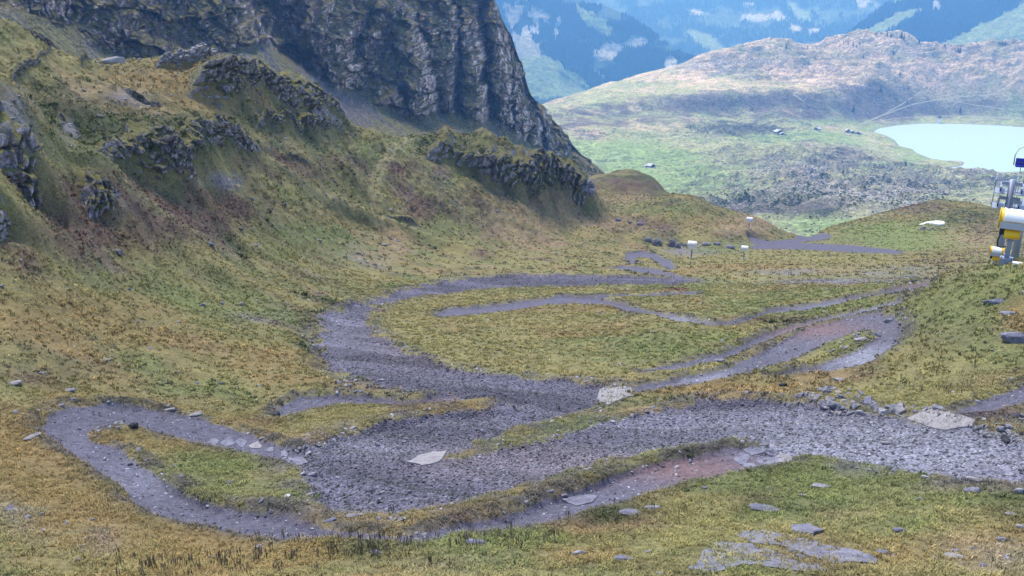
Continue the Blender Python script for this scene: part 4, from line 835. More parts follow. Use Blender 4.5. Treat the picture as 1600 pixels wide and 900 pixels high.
for i, (px, py, w, h, lb, mt_) in enumerate([
 (1552,476,32,13,'oblong blue grey boulder in the turf of the right slope, highest of its kind','blue_slab'),(1586,536,46,22,'blue grey boulder at the right edge, in the middle of the right slope','blue_slab'),(1576,493,26,8,'low grey boulder between the two blue grey ones on the right slope','stone'),
 (1388,504,16,10,'squarish grey stone on the outer rim of the right hairpin','stone'),(1311,597,24,8,'pale flat stone at the top of the rubble heap','pale_stone'),(1223,604,15,8,'dark stone in the grass left of the rubble heap','dark_stone'),
 (1345,534,24,9,'pale flat stone on the grass tongue inside the right hairpin','pale_stone'),(1124,566,20,7,'grey stone on the turf strip between two trails in the middle','stone'),
 (485,775,16,6,'flat pale stone on the gravel bank beside the left grass island','pale_stone'),(488,744,18,7,'flat grey stone at the left end of the broad gravel','stone'),(515,815,22,5,'flat grey slab at the lower rim of the gravel, left of the weeds','blue_slab'),(555,809,30,5,'long thin slab at the lower rim of the gravel, above the weeds','stone'),
 (595,596,14,6,'grey stone left of the low berm, under the gravel bend','stone'),(20,602,32,6,'long flat pale stone in the grass at the left edge','pale_stone'),(108,612,20,5,'flat stone in the grass above the left trail loop','stone'),(164,565,18,5,'pale stone in the ochre slope above the left trail loop','pale_stone'),
 (52,686,28,8,'pale broken stone on the bank left of the left trail loop','pale_stone'),(143,814,10,5,'small white stone at the bottom left beside the mauve earth','pale_stone'),(745,852,40,10,'flat grey slab in the turf at the bottom, right of the weeds','blue_slab'),
 (587,868,26,9,'grey slab in the heath below the weeds at the bottom','blue_slab'),(905,868,24,10,'grey stone in the ochre turf at the bottom centre','stone'),(975,878,36,8,'flat blue grey stone at the bottom centre, left of the big slabs','blue_slab'),(1012,864,12,5,'small grey stone above the flat one at the bottom centre','stone'),
 (985,806,40,9,'grey slab beside the dark bush below the lower trail','blue_slab'),(1020,797,30,7,'thin grey slab right above the one beside the dark bush','stone'),(1195,800,50,6,'long pale flat stone in the turf below the lower trail','blue_slab'),(1254,776,14,6,'small pinkish stone in the turf on the lower right','pale_stone'),
 (1282,764,30,8,'grey stone in the turf under the green tuft on the lower right','stone'),(1406,832,22,8,'grey stone in the turf right of the big slabs','blue_slab'),(1378,866,22,8,'flat grey stone right of the tip of the big slabs','blue_slab'),(1437,782,14,5,'small grey stone in the middle of the lower right turf','stone'),
 (1447,749,16,8,'pale stone at the lower rim of the gravel on the right','pale_stone'),(1524,753,28,9,'pale broken stone at the lower rim of the gravel near the right edge','pale_stone'),(1520,770,28,10,'grey stone just below the gravel near the right edge','blue_slab'),(1566,846,18,8,'grey stone in the turf near the lower right corner','blue_slab'),
 (1595,826,16,8,'pale stone at the right edge in the lower turf','pale_stone'),(1580,806,20,6,'flat stone near the right edge in the lower turf','stone'),(1385,695,18,7,'pale stone lying alone on the broad pale gravel','pale_stone'),(1492,873,30,5,'thin pale flat stone at the bottom right','pale_stone'),
 (1593,772,18,14,'grey stone at the right edge just below the gravel','stone'),(375,477,14,6,'pale stone on the green slope above the big gravel bend','pale_stone'),(345,475,12,5,'grey stone left of the pale one on the green slope','stone'),(316,478,12,6,'mauve stone in the grass of the green slope','stone'),
 (498,377,12,5,'pale stone on the hillside above the gravel bend, left of the others','pale_stone'),(598,384,16,4,'pale stone on the hillside above the gravel bend','pale_stone'),(342,282,8,5,'small pale stone under the long rock band','pale_stone'),(1455,450,8,3,'small stone by the purple bank on the right','stone'),
 (880,777,16,6,'pale stone at the turf strip above the lower trail','stone'),(918,735,18,4,'flat pale stone at the lower rim of the gravel in the middle','pale_stone'),(860,770,14,6,'grey stone beside the green tuft above the lower trail','stone'),(405,856,16,5,'long pale stone in the heath at the bottom left','pale_stone'),
 (95,636,14,5,'pale stone on the upper rim of the left trail loop','pale_stone'),(265,642,20,5,'pale stone set in the upper bank of the left trail loop','pale_stone'),(305,650,24,6,'pale stone further right in the upper bank of the left trail loop','pale_stone'),(410,687,12,5,'small white stone above the paved strip of the left trail','pale_stone')]):
    boulder(px, py, w, h, 60 + i, lb, mt_, dep=0.55)
R_ = random.Random(8)
def field(P, n, w0, w1, label, group, seed, mats=('stone', 'stone', 'blue_slab', 'pale_stone'), hf=0.55, sub=2):
    xs = [p[0] for p in P]; ys = [p[1] for p in P]; k = 0; A = np.array(P, float); R = random.Random(seed); protos = {}; made = []
    while k < n:
        px, py = R.uniform(min(xs), max(xs)), R.uniform(min(ys), max(ys))
        if polydist(np.array([px]), np.array([py]), A)[0] < 0: continue
        w = w0 + (w1 - w0) * R.random()**2.2; key = (R.choice(mats), R.randrange(5)); p = P3(px, py); m = mpp(p)
        if key not in protos:
            L, Fa = hull_rock(seed + 7 * key[1], hf * 1.0, 16); protos[key] = mesh_np('rock', L, Fa, M[key[0]], False)
        o = link('rock', protos[key], None, p + np.array((0, 0, hf * 0.2 * w * m)), (R.uniform(-.3, .3), R.uniform(-.3, .3), R.uniform(0, 6.28))); o.scale = [w * m * R.uniform(.8, 1.2), w * m * R.uniform(.7, 1.1), w * m * R.uniform(.7, 1.3)]
        made.append((px, py, w, key[0], o)); k += 1
    ws = sorted(m_[2] for m_ in made); q1, q2 = ws[len(ws) // 3], ws[2 * len(ws) // 3]; x1, x2 = min(xs) + (max(xs) - min(xs)) / 3, max(xs) - (max(xs) - min(xs)) / 3; ym_ = (min(ys) + max(ys)) / 2
    core = label.split(' ', 1)[1] if label.split()[0] in ('grey', 'pale', 'dark', 'mauve', 'bluish', 'loose', 'angular') else label
    core = core.split(' ', 1)[1] if core.split()[0] in ('grey', 'pale', 'angular', 'stone') and len(core.split()) > 4 and core.split()[0] != 'stone' else core
    for (px, py, w, mt_, o) in made:
        cw = {'stone': 'grey', 'pale_stone': 'pale', 'blue_slab': 'blue grey', 'dark_stone': 'blackish'}[mt_]
        if w == ws[-1]: lb = 'largest stone of all, ' + core
        else: lb = ('small ' if w < q1 else 'large ' if w > q2 else 'middling ') + cw + ' ' + core + ', ' + ('upper ' if py < ym_ else 'lower ') + ('left' if px < x1 else 'right' if px > x2 else 'middle')
        set_tags(o, ' '.join(lb.split()[:16]), 'rock', group)
field([(1235,618),(1290,606),(1350,612),(1375,628),(1420,640),(1400,656),(1350,650),(1300,652),(1255,636)], 85, 7, 22, 'angular grey rock in the rubble heap above the gravel road', 'rocks of the rubble heap', 301)
field([(1380,636),(1440,634),(1500,648),(1490,652),(1430,645),(1400,655)], 14, 7, 18, 'grey rock in the stone edging left of the right hand pale slab', 'rocks edging the right hand pale slab', 302)
field([(1505,672),(1540,652),(1600,650),(1600,690),(1560,690)], 30, 6, 16, 'dark angular rock in the bank at the right edge of the gravel', 'rocks in the right hand gravel bank', 303, ('stone', 'dark_stone', 'stone'))
field([(522,598),(545,592),(600,606),(660,614),(600,618),(545,612)], 20, 5, 14, 'grey rock strewn between the big gravel bend and the low berm', 'rocks between bend and berm', 304)
field([(140,676),(165,662),(200,660),(205,666),(170,672),(150,684)], 14, 5, 11, 'pale rock edging the tip of the left grass island', 'rocks edging the left grass island', 305, ('pale_stone', 'stone'))
field([(1290,548),(1330,522),(1378,512),(1382,520),(1340,542),(1300,560)], 18, 5, 16, 'rock on the stony tongue inside the right hairpin', 'rocks inside the right hairpin', 306, ('stone', 'pale_stone', 'stone'))
field([(1385,545),(1408,520),(1420,500),(1428,510),(1415,540),(1380,565),(1360,570)], 8, 4, 11, 'rock on the outer bank of the right hairpin', 'rocks on the hairpin bank', 307)
field([(1150,580),(1230,545),(1300,530),(1300,536),(1240,556),(1160,590)], 8, 4, 11, 'rock on the inner edge of the right hairpin', 'rocks on the inner hairpin edge', 308)
field([(560,812),(640,804),(650,812),(600,822)], 10, 6, 16, 'grey rock in the pile beside the weeds below the gravel', 'rocks beside the weeds', 309)
field([(490,735),(640,760),(760,740),(700,785),(560,795),(500,770)], 12, 6, 13, 'loose grey rock lying on the dark lower gravel', 'loose rocks on the lower gravel', 310, ('stone', 'blue_slab', 'dark_stone'))
field([(560,668),(700,652),(800,648),(720,695),(580,700)], 12, 6, 13, 'loose grey rock on the gravel above the small pale slab', 'loose rocks on the upper gravel', 311)
field([(280,780),(250,745),(215,722),(300,770),(420,795),(520,812),(430,802),(340,788)], 6, 4, 9, 'pale pebble edging the inner side of the left trail loop', 'stones along the left trail loop', 312, ('pale_stone', 'stone'))
field([(1180,640),(1300,650),(1500,690),(1600,700),(1600,735),(1400,715),(1200,690)], 10, 4, 9, 'loose pale stone on the broad pale gravel at the right', 'loose stones on the pale gravel', 313, ('pale_stone', 'stone'))
field([(1000,640),(1080,606),(1120,606),(1040,640),(960,660)], 8, 5, 12, 'grey stone in the turf strip right of the middle pale slab', 'stones in the turf strip', 314)
field([(1430,355),(1500,352),(1490,358),(1435,362)], 8, 5, 11, 'pale rock below the little white pond on the green hill', 'rocks below the little pond', 315, ('pale_stone', 'pale_stone'))
field([(20,780),(60,800),(110,820),(100,836),(40,830),(10,800)], 12, 5, 14, 'bluish rock showing through the turf in the lower left corner', 'rocks in the lower left turf', 316, ('blue_slab', 'stone'), 0.4)
field([(120,840),(170,815),(180,840),(150,880),(120,895)], 8, 5, 12, 'mauve stone in the bare earth at the bottom left', 'stones in the bare earth', 317, ('blue_slab', 'stone'), 0.4)
field([(1260,860),(1600,850),(1600,895),(1400,890)], 16, 5, 16, 'grey stone in the turf along the bottom right edge of the photo', 'stones along the bottom right', 318, ('blue_slab', 'stone'), 0.4)
field([(440,690),(560,660),(600,665),(520,690),(470,705)], 10, 5, 12, 'pale stone at the grassy upper rim of the dark gravel', 'stones at the grassy gravel rim', 319, ('pale_stone', 'stone'))

# flat slabs: polygon traced on the ground, real thickness
def slab(P, th, mat, name, label=None, cat=None, parent=None, rough=0.03, rings=4, group=None, W=None):
    A = ground_poly(NS, P, True, 5) if W is None else W; c = A.mean(0); z = float(NS.at(c[:1], c[1:2])[0]); n = len(A); V = []
    jr = (fbm2(A[:, 0] * 2.5, A[:, 1] * 2.5, 4, int(abs(P[0][0])), .7) * (0.34 if name == 'bedrock_slab' else 0.14))[:, None]; A = A + (A - c) * jr
    for k in range(rings + 1):
        f = [1.02, 1.0, 0.93, 0.6, 0.3][k]; B = c + (A - c) * f; h = [-0.25, th * 0.75, th, th * 1.1, th * 1.15][k]
        V.append(np.column_stack([B, NS.at(B[:, 0], B[:, 1]) + h + fbm2(B[:, 0] * 1.5, B[:, 1] * 1.5, 3, 77) * rough]))
    V = np.concatenate(V + [np.array([[c[0], c[1], z + th * 1.15]])]); Fq = []
    for k in range(rings):
        for i in range(n): Fq.append((k * n + i, k * n + (i + 1) % n, (k + 1) * n + (i + 1) % n, (k + 1) * n + i))
    for i in range(n): Fq.append((rings * n + i, rings * n + (i + 1) % n, (rings + 1) * n))
    o0 = np.array((c[0], c[1], z)); me = bpy.data.meshes.new(name); me.from_pydata([tuple(v) for v in V - o0], [], Fq); me.materials.append(M[mat]); me.update()
    return set_tags(link(name, me, parent, o0), label, cat, group)
slab([(937,609),(960,606),(986,605),(990,619),(968,625),(950,633),(932,627)], 0.06, 'pale_stone', 'stone_slab', 'pale flat slab at the end of the upper gravel, in the middle', 'slab')
slab([(655,712),(676,707),(697,706),(694,714),(686,722),(660,728),(638,722)], 0.06, 'pale_stone', 'stone_slab', 'small pale flat slab lying on the lower dark gravel', 'slab')
slab([(1418,655),(1432,648),(1446,638),(1480,646),(1524,657),(1513,669),(1475,673),(1448,667)], 0.07, 'pale_stone', 'stone_slab', 'long pale flat slab at the right, beside the side trail', 'slab')
slab([(878,782),(905,774),(935,775),(925,786),(900,791)], 0.05, 'blue_slab', 'stone_slab', 'dark grey flat slab sunk in the lower trail', 'slab')
slab([(1088,890),(1100,866),(1118,848),(1165,850),(1210,862),(1240,874),(1290,884),(1300,893),(1240,893),(1180,884),(1130,886),(1105,896)], 0.03, 'blue_slab', 'bedrock_slab', 'lower of the two big blue grey rock slabs at the bottom right', 'rock slab', rough=.06)
slab([(1150,836),(1180,828),(1225,836),(1270,844),(1325,858),(1358,868),(1348,882),(1300,880),(1262,868),(1220,852),(1180,850)], 0.04, 'blue_slab', 'bedrock_slab', 'upper of the two big blue grey rock slabs at the bottom right', 'rock slab', rough=.06)
slab([(1232,825),(1262,822),(1285,832),(1270,838),(1240,834)], 0.12, 'blue_slab', 'bedrock_slab', 'small rock slab just above the big slabs at the bottom right', 'rock slab')
trs = {o.name: o for o in bpy.data.objects if o.name.startswith('bike_trail')}
tk = sorted(trs)
def stones(par, L):
    for (px, py, w, h) in L:
        P = [(px + w / 2 * math.cos(a) * R_.uniform(.8, 1.35), py + h / 2 * math.sin(a) * R_.uniform(.8, 1.35)) for a in [k * 1.0472 + R_.uniform(-.3, .3) for k in range(6)]]
        slab(P, 0.03, 'blue_slab' if R_.random() < .85 else 'pale_stone', 'paving_stone', parent=par, rough=.01)
stones(trs[tk[0]], [(334,690,14,12),(356,691,20,14),(378,692,18,12),(400,697,20,10),(423,703,16,8),(444,709,14,8),(468,721,26,12),(450,718,14,8)])
trl = trs.get('bike_trail.006') or trs[tk[-1]]
stones(trl, [(1180,704,40,12),(1160,716,26,16),(1200,722,44,14),(1225,716,24,12),(1172,728,22,8),(1206,708,24,10)])
print('rocks', time.time() - T0)

# ------------------------------------------------------------------ snow guns, chairlift
def at_range(px, py, r):
    a, e = pix(px, py); a = float(a); return np.array((r * math.sin(a), r * math.cos(a), CAMZ + r * float(e)))
def facing(p):  # rotation that turns local +y away from the camera
    return -math.atan2(p[0], p[1])
def snow_gun(px, py, s, label, detail=True, yellow=True, back=0.0):
    p = P3(px, py); t = empty('snow_gun', p, facing(p)); set_tags(t, label, 'snow gun', None if detail else 'small covered snow guns by the far trails')
    k = s
    t.location[2] += .3 if detail else 0
    MB().box(-.45*k, .45*k, -.45*k, .45*k, -.6*k, .12*k).build('base_plate', M['steel'], t)
    MB().box(-.17*k, .17*k, -.16*k, .16*k, .1*k, 2.0*k).build('post', M['steel'], t)
    zc = 3.25 * k; b = MB()
    # fan drum lies across the view
    b.tube([(-1.0*k, 0, zc), (-.98*k, 0, zc), (-.6*k, 0, zc), (.8*k, 0, zc), (1.05*k, 0, zc), (1.06*k, 0, zc)], [.62*k, .8*k, .74*k, .7*k, .74*k, .55*k], 24).build('fan_drum', M['yellow' if yellow else 'white'], t, True)
    b = MB(); n = 28; V = []; 
    for i, xx in enumerate(np.linspace(-.72*k, .74*k, 9)):
        for j in range(n + 1):
            a = math.pi * (-0.02 + 1.10 * j / n); r = .80*k + .035*k * math.sin(5 * a + i * 2.1) + (.05*k if i in (0, 8) else 0); V.append((xx + .05*k * math.sin(3 * a + i), -r * math.cos(a) , zc + r * math.sin(a) * 0.98))
    b.add(V, [(i*(n+1)+j, (i+1)*(n+1)+j, (i+1)*(n+1)+j+1, i*(n+1)+j+1) for i in range(8) for j in range(n)])
    cv = b.build('cover', M['white'], t, True); so = cv.modifiers.new('thick', 'SOLIDIFY'); so.thickness = .03*k
    MB().box(-.9*k, .9*k, -.86*k, -.82*k, zc - .62*k, zc - .1*k).build('cover_flap', M['white'] if not detail else M['flap'], t)
    if detail:
        for xx in (-1.0, 1.02): MB().tube([(xx*k-.04*k, 0, zc), (xx*k+.04*k, 0, zc)], .83*k, 24).build('ring', M['yellow'], t, True)
        MB().tube([(-.5*k, -.25*k, 2.1*k), (-.46*k, -.25*k, 2.1*k), (.5*k, -.25*k, 2.12*k), (.62*k, -.25*k, 2.12*k)], [.34*k, .38*k, .38*k, .28*k], 20).build('compressor', M['yellow'], t, True)
        MB().box(-.4*k, -.1*k, .0*k, .3*k, 1.7*k, 2.6*k).box(.1*k, .4*k, .0*k, .3*k, 1.7*k, 2.6*k).build('fork', M['black'], t)
        MB().box(-.85*k, -.35*k, -.3*k, .25*k, 2.0*k, 2.65*k).build('control_box', M['black'], t)
        MB().tube([(-.7*k, 0, 2.1*k), (-.85*k, -.1*k, 1.5*k), (-.8*k, -.1*k, 1.0*k), (-.55*k, 0, .9*k), (-.2*k, 0, 1.0*k)], .06*k, 8).build('hose', M['black'], t, True)
        for z in (.35, 1.5): MB().box(-.26*k, .26*k, -.24*k, .24*k, z*k, (z+.08)*k).build('collar', M['steel'], t)
        for xx in (-.35, .35):
            MB().tube([(xx*k, -.32*k, .1*k), (xx*k, -.32*k, .22*k)], .05*k, 6).build('bolt', M['black'], t)
    return t
M['flap'] = m_plain('grey_tarpaulin', (0.42, 0.43, 0.47), 0.8)
snow_gun(1571, 412, .80, 'yellow snow gun under a white cover on a grey post at the right edge')
g2 = snow_gun(1557, 436, 1.0, 'second covered snow gun half hidden behind the turf, below left of the yellow one', True)
q2 = at_range(1559, 386, 74); g2.location = (q2[0], q2[1], q2[2] - 4.05 * .45); g2.scale = (.45, .45, .45)
snow_gun(1080, 403, .95, 'small white covered snow gun beside the dark rock blocks', False, False)
snow_gun(1162, 404, .7, 'small white covered snow gun on a thin post left of the far gravel road', False, False)
snow_gun(1170, 357, .8, 'smallest white covered snow gun, highest of those by the far gravel road', False, False)
# ground board right of the gun
bp = P3(1592, 413); t = MB().box(-.35, .35, -.2, .2, .02, .10).build('white_panel', M['white'], None, loc=bp); set_tags(t, 'white panel lying on the turf right of the snow gun post', 'panel'); t.rotation_euler = (0, 0, facing(bp))
# lift pylon
RL = 88.0
def pylon(px, r, top_py, w, label, arm_py, arm_w, base_py=470):
    top = at_range(px, top_py, r); gz = float(NS.at(top[:1], top[1:2])[0]) - 0.4; m = r * 1.02 / F * 1.04
    t = empty('lift_pylon', (top[0], top[1], gz), facing(top)); set_tags(t, label, 'lift pylon'); H = top[2] - gz
    MB().tube([(0, 0, 0), (0, 0, H)], [w * m * .6, w * m * .42], 14).build('mast', M['steel'], t, True)
    MB().tube([(0, 0, 0), (0, 0, .3)], w * m * 1.1, 14).build('foot', M['steel'], t, True)
    for ap in arm_py:
        z = H - (ap - top_py) * m
        MB().box(-arm_w * m, arm_w * m, -.12, .12, z - .12, z + .14).build('crossarm', M['steel'], t)
        for sx in (-1, 1):
            b = MB().box(sx * arm_w * m - .1, sx * arm_w * m + .1, -1.1, 1.1, z - .34, z - .16); b.build('sheave_beam', M['steel'], t)
            for yy in (-.85, -.3, .3, .85): MB().tube([(sx * arm_w * m - .06, yy, z - .42), (sx * arm_w * m + .06, yy, z - .42)], .2, 12).build('sheave', M['black'], t)
            MB().box(sx * arm_w * m - .5, sx * arm_w * m + .5, -1.2, 1.2, z - .75, z - .70).build('catwalk', M['steel'], t)
            for yy in (-1.1, 1.1): MB().box(sx * arm_w * m - .5, sx * arm_w * m - .44, yy, yy + .05, z - .7, z + .45).build('railing', M['steel'], t)
            MB().box(sx * arm_w * m - .5, sx * arm_w * m - .45, -1.1, 1.15, z + .40, z + .46).build('handrail', M['steel'], t)
    for sx in (-.16, .16): MB().box(w * m * .6 + sx - .02, w * m * .6 + sx + .02, -.45, -.41, .5, H).build('ladder_rail', M['steel'], t)
    b = MB()
    for i in range(int(H / .45)): MB().box(w * m * .6 - .16, w * m * .6 + .16, -.45, -.42, .8 + i * .45, .83 + i * .45).build('rung', M['steel'], t)
    return t
pylon(1583, RL, 281, 9, 'grey steel chairlift pylon with crossarms behind the yellow snow gun', (286, 306), 12)
pylon(1606, RL + 6, 300, 9, 'second grey chairlift pylon cut by the right edge of the photo', (330,), 14)
def chair(px, py, r, s, label, blue):
    p = at_range(px, py, r); t = empty('lift_chair', p, facing(p) + rad(10)); set_tags(t, label, 'lift chair', None)
    k = s; mt = M['blue'] if blue else M['steel']
    MB().box(-.9*k, .9*k, -.25*k, .25*k, -.08*k, .06*k).build('seat', mt, t)
    MB().box(-.9*k, .9*k, .2*k, .3*k, .06*k, .65*k).build('backrest', mt, t)
    MB().tube([(-1.0*k, .3*k, .0), (-1.03*k, .3*k, .9*k), (-.8*k, .3*k, 1.5*k), (-.3*k, .3*k, 1.75*k), (.3*k, .3*k, 1.75*k), (.8*k, .3*k, 1.5*k), (1.03*k, .3*k, .9*k), (1.0*k, .3*k, 0)], .05*k, 8).build('frame', M['steel'], t, True)
    MB().tube([(0, .3*k, 1.75*k), (0, .3*k, 3.4*k), (.1*k, .3*k, 3.6*k)], .05*k, 8).build('hanger', M['steel'], t, True)
    MB().box(-.12*k, .32*k, .15*k, .45*k, 3.55*k, 3.75*k).build('grip', M['black'], t)
    MB().tube([(-.85*k, -.3*k, .35*k), (.85*k, -.3*k, .35*k)], .035*k, 8).build('safety_bar', M['black'], t, True)
    for sx in (-.5, .5): MB().tube([(sx*k, -.3*k, .35*k), (sx*k, -.35*k, -.45*k), (sx*k + .15*k, -.4*k, -.5*k)], .03*k, 6).build('footrest', M['black'], t, True)
    return t
chair(1604, 260, RL - 10, .85, 'chairlift seat with a blue backrest hanging at the right edge above the lake', True)
chair(1592, 324, RL + 8, .9, 'grey chairlift seat hanging beside the pylon behind the snow gun', False)
c1 = at_range(1606, 216, RL - 10); c2 = at_range(1600, 286, RL + 60); dcb = c2 - c1
set_tags(MB().tube([tuple(c1 - dcb * .6), tuple(c1), tuple(c2), tuple(c2 + dcb * 1.5)], .025, 6).build('haul_rope', M['steel']), 'thin steel haul rope of the chairlift at the right edge', 'cable')

# ------------------------------------------------------------------ little pond on the green hill
PD = [(1444,343),(1450,340),(1462,338),(1467,340),(1466,344),(1458,347),(1448,347)]
A_ = ground_poly(NS, PD, True, 3); zz_ = float(np.mean(NS.at(A_[:, 0], A_[:, 1])))
M['snow'] = m_plain('old_snow', (0.86, 0.87, 0.9), 0.7)
pc_ = P3(1456, 349); rt_, fw_ = view_frame(pc_); SW = np.array([pc_[:2] + (rt_ * 3.8 * math.cos(k * .52) * (1 + .15 * math.sin(k * 2.1)) + fw_ * 6.0 * math.sin(k * .52) * (1 + .15 * math.cos(k * 1.7)))[:2] for k in range(12)])
slab(PD, 0.5, 'snow', 'snow_patch', 'small white patch of old snow in the hollow on the green hill', 'snow patch', W=SW)

# ------------------------------------------------------------------ huts by the lake
def hut(px, py, w, h, d, label, walls='wood', cat='hut', rz=0.0, sheet=Q3, roofh=0.55, win=2, group=None):
    p = sheet(px, py); t = empty('chalet', p, facing(p) + rz); set_tags(t, label, cat, group); hw = w / 2
    MB().box(-hw, hw, -d/2, d/2, -2, h * .35).build('stone_base', M['whitewash'], t)
    MB().add([(-hw*.98, -d/2*.98, h*.35), (hw*.98, -d/2*.98, h*.35), (hw*.98, d/2*.98, h*.35), (-hw*.98, d/2*.98, h*.35), (-hw*.98, -d/2*.98, h), (hw*.98, -d/2*.98, h), (hw*.98, d/2*.98, h), (-hw*.98, d/2*.98, h), (0, -d/2*.98, h + h*roofh), (0, d/2*.98, h + h*roofh)],
             [(0,1,5,8,4), (1,2,6,5), (2,3,7,9,6), (3,0,4,7), (4,8,9,7), (8,5,6,9)]).build('wall', M[walls], t)
    b = MB(); e = .12 * w
    for s in (-1, 1):
        b.add([(0, -d/2-e, h*(1+roofh)+.3), (s*(hw+e), -d/2-e, h-.1*h), (s*(hw+e), d/2+e, h-.1*h), (0, d/2+e, h*(1+roofh)+.3), (0, -d/2-e, h*(1+roofh)-.1), (s*(hw+e), -d/2-e, h-.1*h-.4), (s*(hw+e), d/2+e, h-.1*h-.4), (0, d/2+e, h*(1+roofh)-.1)],
              [(0,1,2,3), (7,6,5,4), (0,4,5,1), (1,5,6,2), (2,6,7,3), (3,7,4,0)])
    rf = b.build('roof', M['roof'], t); MB().box(hw*.3, hw*.5, 0, w*.08, h*1.1, h*(1.15+roofh)).build('chimney', M['whitewash'], rf)
    dr = MB().box(-w*.08, w*.08, -d/2-.12, -d/2+.05, 0, h*.55).build('door', M['wood'], t)
    for i in range(win):
        x = (-1, 1)[i % 2] * w * .28; fz = h * (.5 if i < 2 else .95)
        f = MB().box(x-w*.07, x+w*.07, -d/2-.15, -d/2+.02, fz, fz+h*.25).build('window', M['whitewash'], t); MB().box(x-w*.05, x+w*.05, -d/2-.19, -d/2-.16, fz+h*.03, fz+h*.22).build('pane', M['glass'], f)
    return t
hut(1017, 262, 13, 5.5, 11, 'lone dark and white hut on the green valley floor right of the cliff', rz=.7)
hut(1011, 262, 8, 4, 6, 'low dark shed touching the lone hut on the green valley floor', cat='shed', rz=.3)
hut(1216, 209, 19, 7, 15, 'large dark chalet with pale roof on a levelled terrace left of the lake', rz=.5)
hut(1222, 211, 12, 4.5, 9, 'small annexe on the same terrace, right below the large chalet', cat='shed', rz=.2)
hut(1277, 204, 14, 6, 11, 'lone chalet with a pale roof between the large chalet and the lake', rz=-.6)
hut(1324, 207, 11, 6.5, 9, 'left one of the dark huts at the left tip of the lake', rz=.4)
hut(1332, 208, 12, 4.5, 9, 'low middle hut at the left tip of the lake', rz=.1)
hut(1342, 210, 12, 5, 9, 'right one of the dark huts at the left tip of the lake', rz=-.3)
hut(1010 - 120, 165, 10, 5, 8, 'tiny pale barn on the near slope of the light green hill above the cliff foot', rz=.3) if False else None
p = Q3(1467, 192); t = empty('intake_tower', (p[0], p[1], -1), facing(p)); set_tags(t, 'white intake tower with a dark roof standing at the dam of the lake', 'tower')
MB().box(-5, 5, -5, 5, -3, 13).build('tower_wall', M['whitewash'], t); MB().box(-5.6, 5.6, -5.6, 5.6, 19, 21.5).build('roof', M['wood'], t)
MB().box(-4.6, 4.6, -4.6, 4.6, 13, 19).build('upper_room', M['glass'], t)
for x in (-3, 0, 3): MB().box(x-.8, x+.8, -4.8, -4.6, 14.5, 17.5).build('window', M['whitewash'], t)
MB().box(-5.4, 5.4, -5.4, 5.4, 12.6, 13.4).build('balcony', M['whitewash'], t)
# ------------------------------------------------------------------ conifers
def tree_meshes(seed):
    R = random.Random(seed); V = []; Fc = []
    for L in range(13):
        z = .12 + .86 * L / 13; rr_ = .24 * (1 - L / 13.6)**.85; nb = 11
        for b in range(nb):
            a = b / nb * 6.283 + R.random() * .6; l = rr_ * R.uniform(.6, 1.15); w = l * .42; dz_ = -l * R.uniform(.3, .7); ca, sa = math.cos(a), math.sin(a); n = len(V)
            V += [(0, 0, z + .03), (ca*l*.6 - sa*w, sa*l*.6 + ca*w, z + dz_*.5), (ca*l, sa*l, z + dz_), (ca*l*.6 + sa*w, sa*l*.6 - ca*w, z + dz_*.5)]; Fc += [(n, n+1, n+2), (n, n+2, n+3)]
    me = bpy.data.meshes.new('crown'); me.from_pydata(V, [], Fc); me.materials.append(M['needle']); me.update()
    b = MB().tube([(0, 0, -.05), (0, 0, .9)], [.025, .006], 6); tm = bpy.data.meshes.new('trunk'); tm.from_pydata(b.v, [], b.f); tm.materials.append(M['bark']); tm.update(); return me, tm
TM = [tree_meshes(s) for s in (1, 2, 3)]
def conifer(px, py, hpx, label, group, sheet=Q3):
    p = sheet(px, py); m = mpp(p); t = empty('conifer', p, random.random() * 6); h = hpx * m; t.scale = (h, h, h); set_tags(t, label, 'tree', group); c, k = random.choice(TM)
    link('crown', c, t); link('trunk', k, t); return t
for (px, py, h, lb, g) in [(1228,75,8,'taller of the two lone conifers on the skyline of the valley hill',None),(1231,68,6,'shorter of the two lone conifers on the skyline of the valley hill',None),(1333,175,12,'lone conifer at the foot of the dark hillside left of the lake',None),(1415,259,8,'dark conifer beside the pale track on the near shore',None),(1317,271,8,'lone conifer on the rocky ground below the huts',None),
   (1500,176,10,'lone conifer on the heath slope above the dam',None),(1406,118,7,'lone conifer right of the top of the dark hill',None),(1376,143,11,'conifer in the middle of the dark hill',None),(1079,200,6,'tiny conifer by the dark rocks in the green valley',None),(1436,67,8,'conifer on the right edge of the highest rocky hump',None)]:
    conifer(px, py, h, lb, g)
for L, lb, g in [([(1386,56,7),(1392,57,7),(1395,55,5),(1408,60,12),(1412,62,9),(1420,58,5),(1368,53,4),(1376,53,4)], 'dark conifer in the row on the highest rocky hump', 'conifers on the rocky hump'), ([(1325,70,6),(1333,72,5),(1338,74,5),(1343,70,6),(1318,68,4),(1262,76,5),(1276,77,4)], 'small conifer on the slope below the skyline of the valley hill', 'conifers below the skyline'),
    ([(1476,73,6),(1500,82,9),(1497,80,7),(1566,70,7),(1562,69,5),(1570,70,6),(1460,78,5)], 'conifer among the dark rocks on the right part of the skyline', 'conifers on the right skyline'), ([(1420,140,5),(1290,70,4),(1349,90,6),(1396,84,6),(1230,150,4),(1176,265,4),(1160,250,4)], 'scattered small conifer on the valley hills', 'scattered conifers')]:
    for i_, (px, py, h) in enumerate(sorted(L)): conifer(px, py, h, lb + ', ' + ('leftmost one', 'second from left', 'third from left', 'fourth from left', 'fifth from left', 'sixth from left', 'seventh from left', 'eighth from left')[i_], g)

